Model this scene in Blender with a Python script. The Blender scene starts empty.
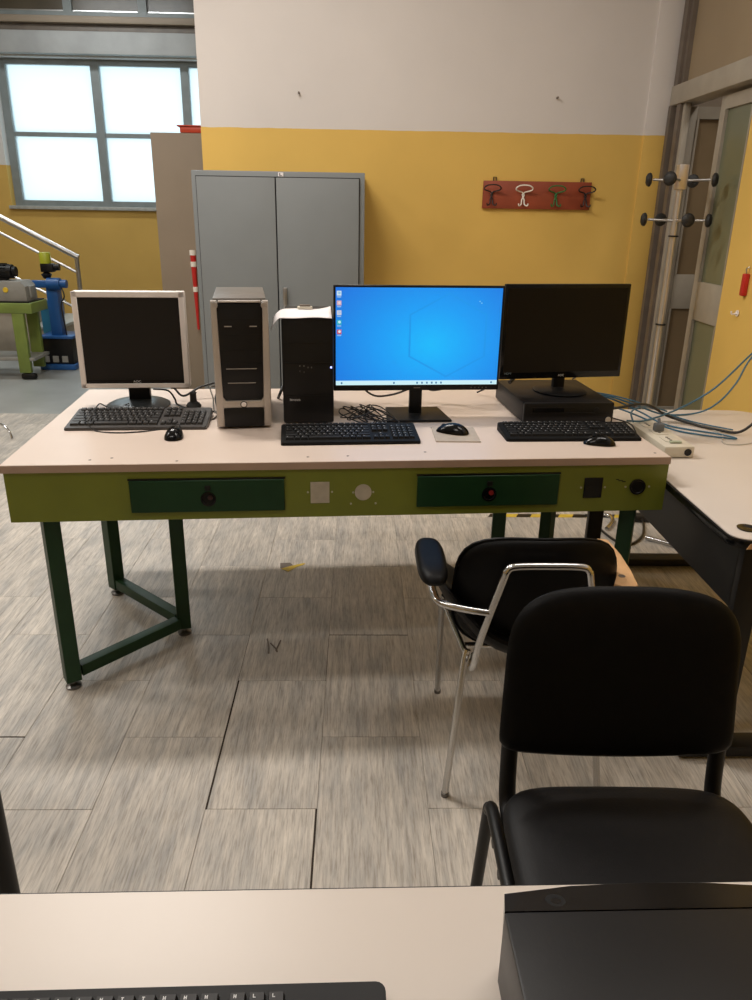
import bpy, bmesh, math, random
from mathutils import Vector, Matrix
random.seed(7)
PI = math.pi
S = bpy.context.scene
C = S.collection

# ------------------------------------------------------------------ camera
F_PX, PITCH, ROLL, YAW = 761.88, 0.36154, 0.0166993, -0.0279632
CAM = Vector((0.399227, -1.629068, 1.506918))
def cam_axes():
    cy, sy = math.cos(YAW), math.sin(YAW)
    f0 = Vector((-sy, cy, 0)); r0 = Vector((cy, sy, 0)); u0 = Vector((0, 0, 1))
    f = f0 * math.cos(PITCH) - u0 * math.sin(PITCH)
    u = f0 * math.sin(PITCH) + u0 * math.cos(PITCH)
    r = r0 * math.cos(ROLL) + u * math.sin(ROLL)
    u2 = -r0 * math.sin(ROLL) + u * math.cos(ROLL)
    return r, u2, f
_r, _u, _f = cam_axes()
cd = bpy.data.cameras.new('camera')
cam = bpy.data.objects.new('camera', cd); C.objects.link(cam)
cam.matrix_world = Matrix(((_r.x, _u.x, -_f.x, CAM.x), (_r.y, _u.y, -_f.y, CAM.y), (_r.z, _u.z, -_f.z, CAM.z), (0, 0, 0, 1)))
cd.sensor_fit = 'VERTICAL'; cd.sensor_height = 36; cd.lens = F_PX / 1000 * 36
cd.clip_start = 0.02; cd.clip_end = 100
S.camera = cam

# ------------------------------------------------------------------ world, light, exposure
W = bpy.data.worlds.new('world'); S.world = W; W.use_nodes = True
bg = W.node_tree.nodes['Background']
bg.inputs[0].default_value = (0.80, 0.93, 1.0, 1); bg.inputs[1].default_value = 1.6
S.view_settings.view_transform = 'Standard'; S.view_settings.look = 'None'
S.view_settings.exposure = 0.0; S.view_settings.gamma = 1.0
S.view_settings.use_curve_mapping = False
CEIL = 4.3
WARM, COOL = (1.0, 0.94, 0.87), (0.90, 0.97, 1.0)
LAMPS = [(-0.9, 1.9, 4.05, 95, WARM, 'long ceiling light above the far edge of the workbench'), (-0.9, -1.5, 4.05, 21, WARM, 'long ceiling light above the near desk, left'),
         (1.5, 0.4, 4.05, 24, WARM, 'long ceiling light above the white side table'), (-3.6, 1.2, 4.05, 50, WARM, 'long ceiling light far left of the workbench'),
         (-3.4, 5.2, 4.05, 50, COOL, 'added unseen fill light above the green machine bench, brightening the hall'), (-2.6, 7.6, 4.05, 40, COOL, 'added unseen fill light beside the far window, brightening the hall')]  # cool pair is made up, added to lift the dark far hall
LAMP_COL = (1.0, 0.95, 0.9)

# ------------------------------------------------------------------ helpers
def newmat(name, col, rough=0.5, metal=0.0, var=0.08, scale=8.0, bump=0.0, bscale=60.0, spec=0.5, coat=0.0, emit=None, estr=0.0):
    m = bpy.data.materials.new(name); m.use_nodes = True
    nt = m.node_tree; b = nt.nodes['Principled BSDF']
    b.inputs['Roughness'].default_value = rough; b.inputs['Metallic'].default_value = metal
    b.inputs['Specular IOR Level'].default_value = spec
    b.inputs['Coat Weight'].default_value = coat
    tc = nt.nodes.new('ShaderNodeTexCoord')
    if var > 0:
        n = nt.nodes.new('ShaderNodeTexNoise'); n.inputs['Scale'].default_value = scale; n.inputs['Detail'].default_value = 4
        nt.links.new(tc.outputs['Object'], n.inputs['Vector'])
        r = nt.nodes.new('ShaderNodeValToRGB')
        lo = [max(0, c * (1 - var)) for c in col]; hi = [min(1, c * (1 + var)) for c in col]
        r.color_ramp.elements[0].position = 0.3; r.color_ramp.elements[0].color = (*lo, 1)
        r.color_ramp.elements[1].position = 0.7; r.color_ramp.elements[1].color = (*hi, 1)
        nt.links.new(n.outputs['Fac'], r.inputs['Fac']); nt.links.new(r.outputs['Color'], b.inputs['Base Color'])
    else:
        b.inputs['Base Color'].default_value = (*col, 1)
    if bump > 0:
        n2 = nt.nodes.new('ShaderNodeTexNoise'); n2.inputs['Scale'].default_value = bscale; n2.inputs['Detail'].default_value = 3
        nt.links.new(tc.outputs['Object'], n2.inputs['Vector'])
        bp = nt.nodes.new('ShaderNodeBump'); bp.inputs['Strength'].default_value = bump; bp.inputs['Distance'].default_value = 0.002
        nt.links.new(n2.outputs['Fac'], bp.inputs['Height']); nt.links.new(bp.outputs['Normal'], b.inputs['Normal'])
    if emit:
        b.inputs['Emission Color'].default_value = (*emit, 1); b.inputs['Emission Strength'].default_value = estr
    return m

class B:
    """collects shapes into one bmesh"""
    def __init__(s): s.bm = bmesh.new()
    def _faces(s, vs, fs):
        v = [s.bm.verts.new(p) for p in vs]
        for f in fs:
            try: s.bm.faces.new([v[i] for i in f])
            except ValueError: pass
        return s
    def box(s, x0, x1, y0, y1, z0, z1, r=0.0, seg=2):
        t = bmesh.new(); bmesh.ops.create_cube(t, size=1)
        for v in t.verts:
            v.co = Vector(((x0 + x1) / 2 + v.co.x * (x1 - x0), (y0 + y1) / 2 + v.co.y * (y1 - y0), (z0 + z1) / 2 + v.co.z * (z1 - z0)))
        if r > 0:
            bmesh.ops.bevel(t, geom=list(t.edges), offset=r, segments=seg, affect='EDGES', profile=0.5)
        return s.join(t)
    def join(s, t, mw=None):
        me = bpy.data.meshes.new('t'); t.to_mesh(me); t.free()
        if mw: me.transform(mw)
        s.bm.from_mesh(me); bpy.data.meshes.remove(me); return s
    def prism(s, poly, z0, z1, r=0.0, axis='z'):
        t = bmesh.new()
        def P(a, b, c):
            return (a, b, c) if axis == 'z' else ((c, a, b) if axis == 'x' else (a, c, b))
        lo = [t.verts.new(P(a, b, z0)) for a, b in poly]; hi = [t.verts.new(P(a, b, z1)) for a, b in poly]
        n = len(poly); t.faces.new(lo[::-1]); t.faces.new(hi)
        for i in range(n): t.faces.new((lo[i], lo[(i + 1) % n], hi[(i + 1) % n], hi[i]))
        bmesh.ops.recalc_face_normals(t, faces=t.faces)
        if r > 0: bmesh.ops.bevel(t, geom=[e for e in t.edges if abs((e.verts[0].co - e.verts[1].co).dot(Vector(P(0, 0, 1)))) < 1e-6], offset=r, segments=2, affect='EDGES', profile=0.5)
        return s.join(t)
    def tube(s, pts, r, n=10, smooth=0, closed=False, flat=None):
        P = [Vector(p) for p in pts]
        if smooth: P = catmull(P, smooth, closed)
        m = len(P); rings = []
        prev = None
        for i in range(m):
            a = P[(i - 1) % m] if (closed or i > 0) else P[i]
            b = P[(i + 1) % m] if (closed or i < m - 1) else P[i]
            t = (b - a)
            if t.length < 1e-9: t = Vector((0, 0, 1))
            t.normalize()
            if prev is None:
                up = Vector((0, 0, 1)) if abs(t.z) < 0.9 else Vector((1, 0, 0))
                nx = t.cross(up).normalized()
            else:
                nx = (prev - t * prev.dot(t))
                nx = nx.normalized() if nx.length > 1e-6 else t.orthogonal().normalized()
            prev = nx; ny = t.cross(nx)
            rr = r[i] if isinstance(r, (list, tuple)) else r
            fx, fy = flat if flat else (1, 1)
            rings.append([s.bm.verts.new(P[i] + nx * math.cos(2 * PI * k / n) * rr * fx + ny * math.sin(2 * PI * k / n) * rr * fy) for k in range(n)])
        L = m if closed else m - 1
        for i in range(L):
            A, Bn = rings[i], rings[(i + 1) % m]
            for k in range(n): s.bm.faces.new((A[k], A[(k + 1) % n], Bn[(k + 1) % n], Bn[k]))
        if not closed:
            s.bm.faces.new(rings[0][::-1]); s.bm.faces.new(rings[-1])
        return s
    def cyl(s, p, q, r, n=20): return s.tube([p, q], r, n)
    def lathe(s, prof, c=(0, 0, 0), n=28, axis='z', sx=1, sy=1):
        """prof: list of (radius, height)"""
        rings = []
        for rad, h in prof:
            ring = []
            for k in range(n):
                a = 2 * PI * k / n; x, y = rad * math.cos(a) * sx, rad * math.sin(a) * sy
                p = (x, y, h) if axis == 'z' else ((h, x, y) if axis == 'x' else (x, h, y))
                ring.append(s.bm.verts.new((c[0] + p[0], c[1] + p[1], c[2] + p[2])))
            rings.append(ring)
        for A, Bn in zip(rings, rings[1:]):
            for k in range(n): s.bm.faces.new((A[k], A[(k + 1) % n], Bn[(k + 1) % n], Bn[k]))
        s.bm.faces.new(rings[0][::-1]); s.bm.faces.new(rings[-1])
        return s
    def pad(s, w, h, t, bend=None, e=4.0, n=48, m=9, edge=6.0, taper=0.0, puff=1.0):
        """cushion: superellipse outline in local (a,b), thickness t along c; bend maps (a,b,c) to xyz"""
        bend = bend or (lambda a, b, c: (a, b, c))
        def shell(side):
            c0 = s.bm.verts.new(bend(0, 0, side * t / 2 * puff)); rings = []
            for j in range(1, m + 1):
                q = j / m; q = 1 - (1 - q) ** 1.6
                ring = []
                for k in range(n):
                    a = 2 * PI * k / n; ca, sa = math.cos(a), math.sin(a)
                    ee = e if not isinstance(e, tuple) else (e[0] if sa > 0 else e[1]); d = (abs(ca) ** ee + abs(sa) ** ee) ** (-1 / ee)
                    x, y = ca * d * w / 2 * q, sa * d * h / 2 * q
                    x *= 1 + taper * y / h
                    th = t / 2 * max(0.0, 1 - q ** edge) ** 0.5 if j < m else 0
                    ring.append((x, y, side * th))
                rings.append(ring)
            return c0, rings
        ct, rt = shell(1); cb, rb = shell(-1)
        edge_ring = [s.bm.verts.new(bend(*p)) for p in rt[-1]]
        for cc, rr, sd in ((ct, rt, 1), (cb, rb, -1)):
            V = [[s.bm.verts.new(bend(*p)) for p in ring] for ring in rr[:-1]] + [edge_ring]
            for k in range(n):
                f = (cc, V[0][k], V[0][(k + 1) % n]); s.bm.faces.new(f if sd > 0 else f[::-1])
            for A, Bn in zip(V, V[1:]):
                for k in range(n):
                    f = (A[k], Bn[k], Bn[(k + 1) % n], A[(k + 1) % n]); s.bm.faces.new(f if sd > 0 else f[::-1])
        return s
    def mesh(s, name):
        bmesh.ops.recalc_face_normals(s.bm, faces=s.bm.faces)
        me = bpy.data.meshes.new(name); s.bm.to_mesh(me); s.bm.free()
        for p in me.polygons: p.use_smooth = True
        me.set_sharp_from_angle(angle=math.radians(38))
        return me
    def obj(s, name, mat, parent=None, loc=None, **kw):
        me = s.mesh(name); me.materials.append(mat)
        o = bpy.data.objects.new(name, me); C.objects.link(o)
        if parent: o.parent = parent
        if loc: o.location = loc
        for k, v in kw.items(): o[k] = v
        return o
def catmull(P, k, closed=False):
    out = []; n = len(P)
    rng = range(n) if closed else range(n - 1)
    for i in rng:
        p0 = P[(i - 1) % n] if (closed or i > 0) else P[i]
        p1 = P[i]; p2 = P[(i + 1) % n]
        p3 = P[(i + 2) % n] if (closed or i + 2 < n) else P[(i + 1) % n]
        for j in range(k):
            t = j / k
            out.append(0.5 * ((2 * p1) + (p2 - p0) * t + (2 * p0 - 5 * p1 + 4 * p2 - p3) * t * t + (3 * p1 - p0 - 3 * p2 + p3) * t ** 3))
    if not closed: out.append(P[-1].copy())
    return out
def rrect(x0, x1, y0, y1, rs_, n=6):
    out = []
    for (cx, cy, r, a0_) in ((x1 - rs_[0], y0 + rs_[0], rs_[0], -90), (x1 - rs_[1], y1 - rs_[1], rs_[1], 0), (x0 + rs_[2], y1 - rs_[2], rs_[2], 90), (x0 + rs_[3], y0 + rs_[3], rs_[3], 180)):
        for k in range(n + 1):
            a = math.radians(a0_ + 90 * k / n); out.append((cx + r * math.cos(a), cy + r * math.sin(a)))
    return out
def thing(name, label, cat, loc=(0, 0, 0), rz=0.0, group=None):
    o = bpy.data.objects.new(name, None); C.objects.link(o); o.empty_display_size = 0.05
    o.location = loc; o.rotation_euler = (0, 0, rz); o['label'] = label; o['category'] = cat
    if group: o['group'] = group
    return o
def tag(o, label, cat, group=None):
    o['label'] = label; o['category'] = cat
    if group: o['group'] = group
    return o
def struct(name, b, m, parent=None): return b.obj(name, m, parent, **({} if parent else {'kind': 'structure'}))
def text_obj(txt, size, mat, parent, loc, rot, depth=0.0004, name='lettering'):
    cu = bpy.data.curves.new('txt', 'FONT'); cu.body = txt; cu.size = size; cu.extrude = depth; cu.align_x = 'CENTER'; cu.align_y = 'CENTER'
    cu.resolution_u = 3
    t = bpy.data.objects.new('txt', cu); C.objects.link(t)
    me = bpy.data.meshes.new_from_object(t); bpy.data.objects.remove(t); bpy.data.curves.remove(cu)
    me.materials.clear(); me.materials.append(mat)
    o = bpy.data.objects.new(name, me); C.objects.link(o); o.parent = parent; o.location = loc; o.rotation_euler = rot
    return o

# workbench frame: front left top corner, rotated 4 degrees
DA = math.radians(4); DO = Vector((-0.634, 0.50, 0)); DH = 0.80; DL = 2.03; DD = 1.015
DUv = Vector((math.cos(DA), math.sin(DA), 0)); DVv = Vector((-math.sin(DA), math.cos(DA), 0))
def D(u, v, z=DH):
    p = DO + DUv * u + DVv * v; return (p.x, p.y, z)

# ------------------------------------------------------------------ materials
def wall_mat(name, yellow, white, split=2.035, low=None):
    m = bpy.data.materials.new(name); m.use_nodes = True; nt = m.node_tree; b = nt.nodes['Principled BSDF']
    b.inputs['Roughness'].default_value = 0.62; b.inputs['Specular IOR Level'].default_value = 0.25
    g = nt.nodes.new('ShaderNodeNewGeometry'); sx = nt.nodes.new('ShaderNodeSeparateXYZ'); nt.links.new(g.outputs['Position'], sx.inputs[0])
    n = nt.nodes.new('ShaderNodeTexNoise'); n.inputs['Scale'].default_value = 1.3; n.inputs['Detail'].default_value = 5
    nt.links.new(g.outputs['Position'], n.inputs['Vector'])
    n2 = nt.nodes.new('ShaderNodeTexNoise'); n2.inputs['Scale'].default_value = 9; n2.inputs['Detail'].default_value = 6
    nt.links.new(g.outputs['Position'], n2.inputs['Vector'])
    w = nt.nodes.new('ShaderNodeMath'); w.operation = 'MULTIPLY_ADD'; w.inputs[1].default_value = 0.010
    nt.links.new(n2.outputs['Fac'], w.inputs[0]); nt.links.new(sx.outputs['Z'], w.inputs[2])
    gt = nt.nodes.new('ShaderNodeMath'); gt.operation = 'GREATER_THAN'; gt.inputs[1].default_value = split + 0.005
    nt.links.new(w.outputs[0], gt.inputs[0])
    def ramp(c, a):
        r = nt.nodes.new('ShaderNodeValToRGB'); r.color_ramp.elements[0].position = 0.35; r.color_ramp.elements[1].position = 0.65
        r.color_ramp.elements[0].color = (*[x * (1 - a) for x in c], 1); r.color_ramp.elements[1].color = (*[x * (1 + a) for x in c], 1)
        nt.links.new(n.outputs['Fac'], r.inputs['Fac']); return r
    ry, rw = ramp(yellow, 0.05), ramp(white, 0.03)
    mx = nt.nodes.new('ShaderNodeMix'); mx.data_type = 'RGBA'
    nt.links.new(gt.outputs[0], mx.inputs[0]); nt.links.new(ry.outputs[0], mx.inputs[6]); nt.links.new(rw.outputs[0], mx.inputs[7])
    nt.links.new(mx.outputs[2], b.inputs['Base Color'])
    bp = nt.nodes.new('ShaderNodeBump'); bp.inputs['Strength'].default_value = 0.25; bp.inputs['Distance'].default_value = 0.004
    nt.links.new(n2.outputs['Fac'], bp.inputs['Height']); nt.links.new(bp.outputs['Normal'], b.inputs['Normal'])
    return m
def tile_mat():
    m = bpy.data.materials.new('grey_vein_tile'); m.use_nodes = True; nt = m.node_tree; b = nt.nodes['Principled BSDF']
    tc = nt.nodes.new('ShaderNodeTexCoord'); oi = nt.nodes.new('ShaderNodeObjectInfo')
    mulr = nt.nodes.new('ShaderNodeMath'); mulr.operation = 'MULTIPLY'; mulr.inputs[1].default_value = 37.0
    nt.links.new(oi.outputs['Random'], mulr.inputs[0])
    cb = nt.nodes.new('ShaderNodeCombineXYZ')
    for k in range(3): nt.links.new(mulr.outputs[0], cb.inputs[k])
    ad = nt.nodes.new('ShaderNodeVectorMath'); ad.operation = 'ADD'
    nt.links.new(tc.outputs['Object'], ad.inputs[0]); nt.links.new(cb.outputs[0], ad.inputs[1])
    def noise(sc, detail, sx, sy, rough=0.6):
        mp = nt.nodes.new('ShaderNodeMapping'); mp.inputs['Scale'].default_value = (sx, sy, 1)
        nt.links.new(ad.outputs[0], mp.inputs[0])
        n = nt.nodes.new('ShaderNodeTexNoise'); n.inputs['Scale'].default_value = sc; n.inputs['Detail'].default_value = detail; n.inputs['Roughness'].default_value = rough
        nt.links.new(mp.outputs[0], n.inputs['Vector']); return n
    n1 = noise(4.0, 6, 4.0, 0.9, 0.62); n2 = noise(34.0, 5, 6.5, 0.42, 0.62); n3 = noise(14.0, 4, 5.0, 0.35, 0.6)
    r1 = nt.nodes.new('ShaderNodeValToRGB'); e = r1.color_ramp.elements
    e[0].position = 0.30; e[0].color = (0.40, 0.385, 0.365, 1); e[1].position = 0.70; e[1].color = (0.66, 0.605, 0.535, 1)
    x = e.new(0.5); x.color = (0.545, 0.505, 0.455, 1)
    nt.links.new(n1.outputs['Fac'], r1.inputs['Fac'])
    r2 = nt.nodes.new('ShaderNodeValToRGB'); e = r2.color_ramp.elements
    e[0].position = 0.28; e[0].color = (0.55, 0.52, 0.49, 1); e[1].position = 0.55; e[1].color = (1.0, 1.0, 1.0, 1)
    nt.links.new(n2.outputs['Fac'], r2.inputs['Fac'])
    r3 = nt.nodes.new('ShaderNodeValToRGB'); e = r3.color_ramp.elements
    e[0].position = 0.34; e[0].color = (0.70, 0.70, 0.70, 1); e[1].position = 0.60; e[1].color = (1.06, 1.05, 1.03, 1)
    nt.links.new(n3.outputs['Fac'], r3.inputs['Fac'])
    m3_ = nt.nodes.new('ShaderNodeMix'); m3_.data_type = 'RGBA'; m3_.blend_type = 'MULTIPLY'; m3_.inputs[0].default_value = 0.8
    nt.links.new(r2.outputs[0], m3_.inputs[6]); nt.links.new(r3.outputs[0], m3_.inputs[7])
    mx = nt.nodes.new('ShaderNodeMix'); mx.data_type = 'RGBA'; mx.blend_type = 'MULTIPLY'; mx.inputs[0].default_value = 0.9
    nt.links.new(r1.outputs[0], mx.inputs[6]); nt.links.new(m3_.outputs[2], mx.inputs[7])
    hs = nt.nodes.new('ShaderNodeHueSaturation')
    mr = nt.nodes.new('ShaderNodeMapRange'); mr.inputs['To Min'].default_value = 0.94; mr.inputs['To Max'].default_value = 1.05
    nt.links.new(oi.outputs['Random'], mr.inputs[0]); nt.links.new(mr.outputs[0], hs.inputs['Value']); nt.links.new(mx.outputs[2], hs.inputs['Color'])
    nt.links.new(hs.outputs[0], b.inputs['Base Color'])
    b.inputs['Roughness'].default_value = 0.42; b.inputs['Specular IOR Level'].default_value = 0.4
    bp = nt.nodes.new('ShaderNodeBump'); bp.inputs['Strength'].default_value = 0.12; bp.inputs['Distance'].default_value = 0.002
    nt.links.new(n2.outputs['Fac'], bp.inputs['Height']); nt.links.new(bp.outputs['Normal'], b.inputs['Normal'])
    return m
M_tile = tile_mat()
M_wall = wall_mat('painted_wall', (0.72, 0.47, 0.12), (0.68, 0.635, 0.605))
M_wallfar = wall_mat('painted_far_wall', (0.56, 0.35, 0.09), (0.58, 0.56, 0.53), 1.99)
M_plain = newmat('off_white_plaster', (0.60, 0.57, 0.53), 0.8, bump=0.2)
M_grout = newmat('pale_grout', (0.31, 0.275, 0.235), 0.9)
M_open = newmat('dark_open_joint', (0.03, 0.02, 0.012), 0.9)
M_floorfar = newmat('grey_floor', (0.30, 0.31, 0.30), 0.35, var=0.15, scale=2.0)
M_laminate = newmat('beige_laminate', (0.66, 0.545, 0.465), 0.38, var=0.03, scale=3)
M_lamedge = newmat('beige_edge', (0.42, 0.30, 0.235), 0.5, var=0.05)
M_white = newmat('white_laminate', (0.66, 0.585, 0.52), 0.36, var=0.02, scale=3)
M_lime = newmat('lime_green_paint', (0.175, 0.205, 0.022), 0.45, var=0.08, scale=5, bump=0.1, bscale=120)
M_dgreen = newmat('dark_green_paint', (0.008, 0.042, 0.015), 0.45, spec=0.3, var=0.1, scale=12)
M_lgreen = newmat('dark_green_leg_paint', (0.012, 0.044, 0.017), 0.45, spec=0.3, var=0.1, scale=12)
M_blackp = newmat('black_plastic', (0.006, 0.006, 0.0065), 0.42, var=0.1, scale=20, spec=0.3)
M_blackg = newmat('glossy_black_plastic', (0.004, 0.004, 0.0045), 0.18, var=0.0, spec=0.3)
M_blackm = newmat('black_painted_metal', (0.007, 0.0065, 0.0068), 0.42, var=0.1, bump=0.05, bscale=200, spec=0.3)
M_kbody = newmat('matt_black_plastic', (0.008, 0.008, 0.008), 0.6, var=0.05, spec=0.12)
M_key = newmat('dark_key_plastic', (0.016, 0.016, 0.016), 0.55, var=0.0, spec=0.15)
M_legend = newmat('white_key_print', (0.65, 0.65, 0.65), 0.5, var=0.0)
M_greykb = newmat('charcoal_plastic', (0.045, 0.040, 0.037), 0.45, var=0.08)
M_silver = newmat('silver_plastic', (0.86, 0.80, 0.77), 0.4, metal=0.0, var=0.03)
M_silver2 = newmat('silver_grey_plastic', (0.46, 0.42, 0.385), 0.32, metal=0.3, var=0.03)
M_casetop = newmat('grey_metal_case', (0.17, 0.155, 0.14), 0.4, metal=0.3, var=0.1)
M_screen = newmat('black_lcd', (0.012, 0.0105, 0.010), 0.4, var=0.0, spec=0.25)
M_screeng = newmat('glossy_black_lcd', (0.006, 0.005, 0.0045), 0.35, var=0.0, spec=0.2)
M_cab = newmat('grey_cabinet_paint', (0.195, 0.21, 0.215), 0.45, var=0.04, scale=3, bump=0.05)
M_cabdk = newmat('dark_gap', (0.02, 0.02, 0.02), 0.9, var=0)
M_chrome = newmat('chrome', (0.60, 0.60, 0.60), 0.2, metal=1.0, var=0.04)
M_steel = newmat('brushed_steel', (0.50, 0.49, 0.48), 0.3, metal=1.0, var=0.06)
M_polish = newmat('pale_satin_metal', (0.62, 0.58, 0.54), 0.28, metal=0.75, var=0.04)
M_leather = newmat('black_vinyl', (0.004, 0.0038, 0.004), 0.46, var=0.15, scale=30, bump=0.15, bscale=260, spec=0.13)
M_fabric = newmat('black_imitation_leather', (0.006, 0.0055, 0.006), 0.5, var=0.15, scale=40, bump=0.2, bscale=320, spec=0.22)
M_wood = newmat('pale_plywood', (0.62, 0.37, 0.18), 0.5, var=0.12, scale=14)
M_redwood = newmat('red_brown_board', (0.29, 0.055, 0.022), 0.5, var=0.15, scale=8)
M_paper = newmat('white_paper', (0.82, 0.78, 0.78), 0.8, var=0.01)
M_red = newmat('red_plastic', (0.52, 0.02, 0.018), 0.4, var=0.05)
M_orange = newmat('orange_red_plastic', (0.55, 0.055, 0.02), 0.45, var=0.05)
M_blue = newmat('machine_blue', (0.014, 0.085, 0.27), 0.4, var=0.12, scale=8)
M_cyan = newmat('pale_blue_sheet', (0.02, 0.17, 0.30), 0.5, var=0.08)
M_yelgreen = newmat('yellow_green_plastic', (0.36, 0.38, 0.02), 0.4, var=0.08)
M_yellow = newmat('yellow_plastic', (0.75, 0.50, 0.04), 0.4, var=0.05)
M_mgreen = newmat('bench_green', (0.17, 0.225, 0.045), 0.45, var=0.12, scale=6)
M_beige = newmat('beige_panel', (0.285, 0.225, 0.165), 0.6, var=0.05, scale=3)
M_stair = newmat('beige_stair', (0.36, 0.31, 0.25), 0.7, var=0.1)
M_machgrey = newmat('machine_grey', (0.26, 0.25, 0.225), 0.5, var=0.1)
M_frame = newmat('grey_window_frame', (0.20, 0.22, 0.215), 0.45, var=0.08)
M_frame2 = newmat('warm_grey_door_frame', (0.36, 0.32, 0.26), 0.5, var=0.08)
M_framedk = newmat('brown_grey_jamb', (0.15, 0.12, 0.095), 0.5, var=0.15)
M_concrete = newmat('grey_concrete', (0.36, 0.36, 0.35), 0.8, var=0.12, scale=3, bump=0.3)
M_marble = newmat('grey_marble_sill', (0.36, 0.36, 0.33), 0.4, var=0.15, scale=14)
M_glassgreen = newmat('greenish_frosted_glass', (0.155, 0.165, 0.105), 0.3, var=0.06, scale=2)
M_glassbrown = newmat('brown_frosted_glass', (0.21, 0.15, 0.085), 0.3, var=0.10, scale=2)
M_transom = newmat('beige_transom_panel', (0.31, 0.235, 0.145), 0.5, var=0.06, scale=2)
M_updark = newmat('brown_upper_glass', (0.085, 0.066, 0.042), 0.3, var=0.25, scale=3)
M_bluecable = newmat('blue_cable', (0.03, 0.115, 0.19), 0.45, var=0)
M_cable = newmat('black_cable', (0.012, 0.011, 0.010), 0.45, var=0)
M_greycable = newmat('white_cable', (0.5, 0.47, 0.42), 0.5, var=0)
M_strip = newmat('ivory_plastic', (0.62, 0.57, 0.47), 0.4, var=0.04)
M_rubber = newmat('black_rubber', (0.015, 0.014, 0.013), 0.6, var=0)
M_padgrey = newmat('grey_mouse_mat_fabric', (0.40, 0.34, 0.28), 0.8, var=0.08, scale=30)
M_hookgreen = newmat('green_wire', (0.02, 0.16, 0.04), 0.4, var=0)
M_hookwhite = newmat('white_wire', (0.85, 0.80, 0.72), 0.4, var=0)
M_hookdark = newmat('dark_wire', (0.02, 0.012, 0.012), 0.4, var=0)
M_metalplate = newmat('bare_metal_plate', (0.52, 0.48, 0.41), 0.45, metal=0.3, var=0.12, scale=30)
M_lamp = newmat('lamp_diffuser', (0.9, 0.9, 0.9), 0.5, var=0, emit=LAMP_COL, estr=6.0)
M_tapeY = newmat('yellow_tape', (0.65, 0.46, 0.05), 0.5, var=0.15, scale=30)
M_led = newmat('blue_led', (0.1, 0.1, 0.3), 0.5, var=0, emit=(0.35, 0.4, 1.0), estr=3.0)
def emis(name, col, st):
    m = bpy.data.materials.new(name); m.use_nodes = True; nt = m.node_tree; b = nt.nodes['Principled BSDF']
    b.inputs['Base Color'].default_value = (0.01, 0.01, 0.01, 1); b.inputs['Roughness'].default_value = 0.35
    b.inputs['Emission Color'].default_value = (*col, 1); b.inputs['Emission Strength'].default_value = st
    return m

# ------------------------------------------------------------------ floor with tiles
BACK = 4.2; SIDE = 2.56; FARY = 9.0
floor = struct('floor', B().box(-6.6, 4.6, -4.6, 9.6, -0.20, -0.004), M_floorfar)
TX0, TY0, TY1 = -3.0, -1.2, 4.2
B().box(TX0, SIDE - 0.01, TY0, TY1, -0.0039, -0.0022).obj('grout_bed', M_grout, floor, kind='stuff')
mesh_cache = {}
def tile(x0, x1, y0, y1):
    w, d = round(x1 - x0, 4), round(y1 - y0, 4)
    if (w, d) not in mesh_cache:
        me = B().box(-w / 2, w / 2, -d / 2, d / 2, -0.003, 0.0, 0.0008, 1).mesh('tile'); me.materials.append(M_tile); mesh_cache[(w, d)] = me
    o = bpy.data.objects.new('tile', mesh_cache[(w, d)]); C.objects.link(o); o.parent = floor
    o.location = ((x0 + x1) / 2, (y0 + y1) / 2, 0)
OPEN = {(0, 0): 'l', (0, -1): 'r', (-3, 0): 'f', (1, 1): 'f'}   # tiles whose seam has opened
for x0, x1, y0, y1 in ((-0.001, 0.0045, 0.0, 0.60), (-0.0005, 0.0015, 0.60, 0.90), (0.2955, 0.301, -0.6, 0.0), (0.2985, 0.3015, 0.6, 0.9), (0.30, 0.60, 0.898, 0.9035), (-0.20, 0.0, 0.8985, 0.9015), (-0.90, -0.60, 0.298, 0.304)):
    B().box(x0, x1, y0, y1, -0.0021, -0.0006).obj('open_joint', M_open, floor)
i = -10
while 0.3 * i < SIDE - 0.02:
    off = 0.0 if i % 2 == 0 else 0.3
    for k in range(-3, 8):
        y0 = off + 0.6 * k; y1 = y0 + 0.6
        y0c, y1c = max(y0, TY0), min(y1, TY1)
        if y1c - y0c < 0.05: continue
        x0 = 0.3 * i; x1 = min(x0 + 0.3, SIDE - 0.012)
        g = 0.0005
        e = 0.0042 if (i, k) in OPEN else 0
        side = OPEN.get((i, k), '')
        tile(x0 + g + (e if side == 'l' else 0), x1 - g - (e if side == 'r' else 0), y0c + g + (e if side == 'f' else 0), y1c - g)
    i += 1

# ------------------------------------------------------------------ walls
b = B().box(-0.685, SIDE + 0.0, BACK, BACK + 0.16, 0, CEIL); struct('wall_back', b, M_wall)
struct('trim_1', B().box(2.385, SIDE, BACK - 0.014, BACK + 0.001, 0, CEIL, 0.002), M_wall)
JN = 2.99
struct('wall_right', B().box(SIDE, SIDE + 0.2, -4.2, JN, 0, CEIL).box(SIDE, SIDE + 0.2, JN, BACK + 0.16, 3.55, CEIL), M_wall)
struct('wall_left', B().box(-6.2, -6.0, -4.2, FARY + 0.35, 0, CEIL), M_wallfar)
struct('wall_front', B().box(-6.2, SIDE + 0.2, -4.4, -4.2, 0, CEIL), M_wall)
struct('ceiling', B().box(-6.2, 4.6, -4.4, FARY + 0.4, CEIL, CEIL + 0.1), M_plain)
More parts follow.
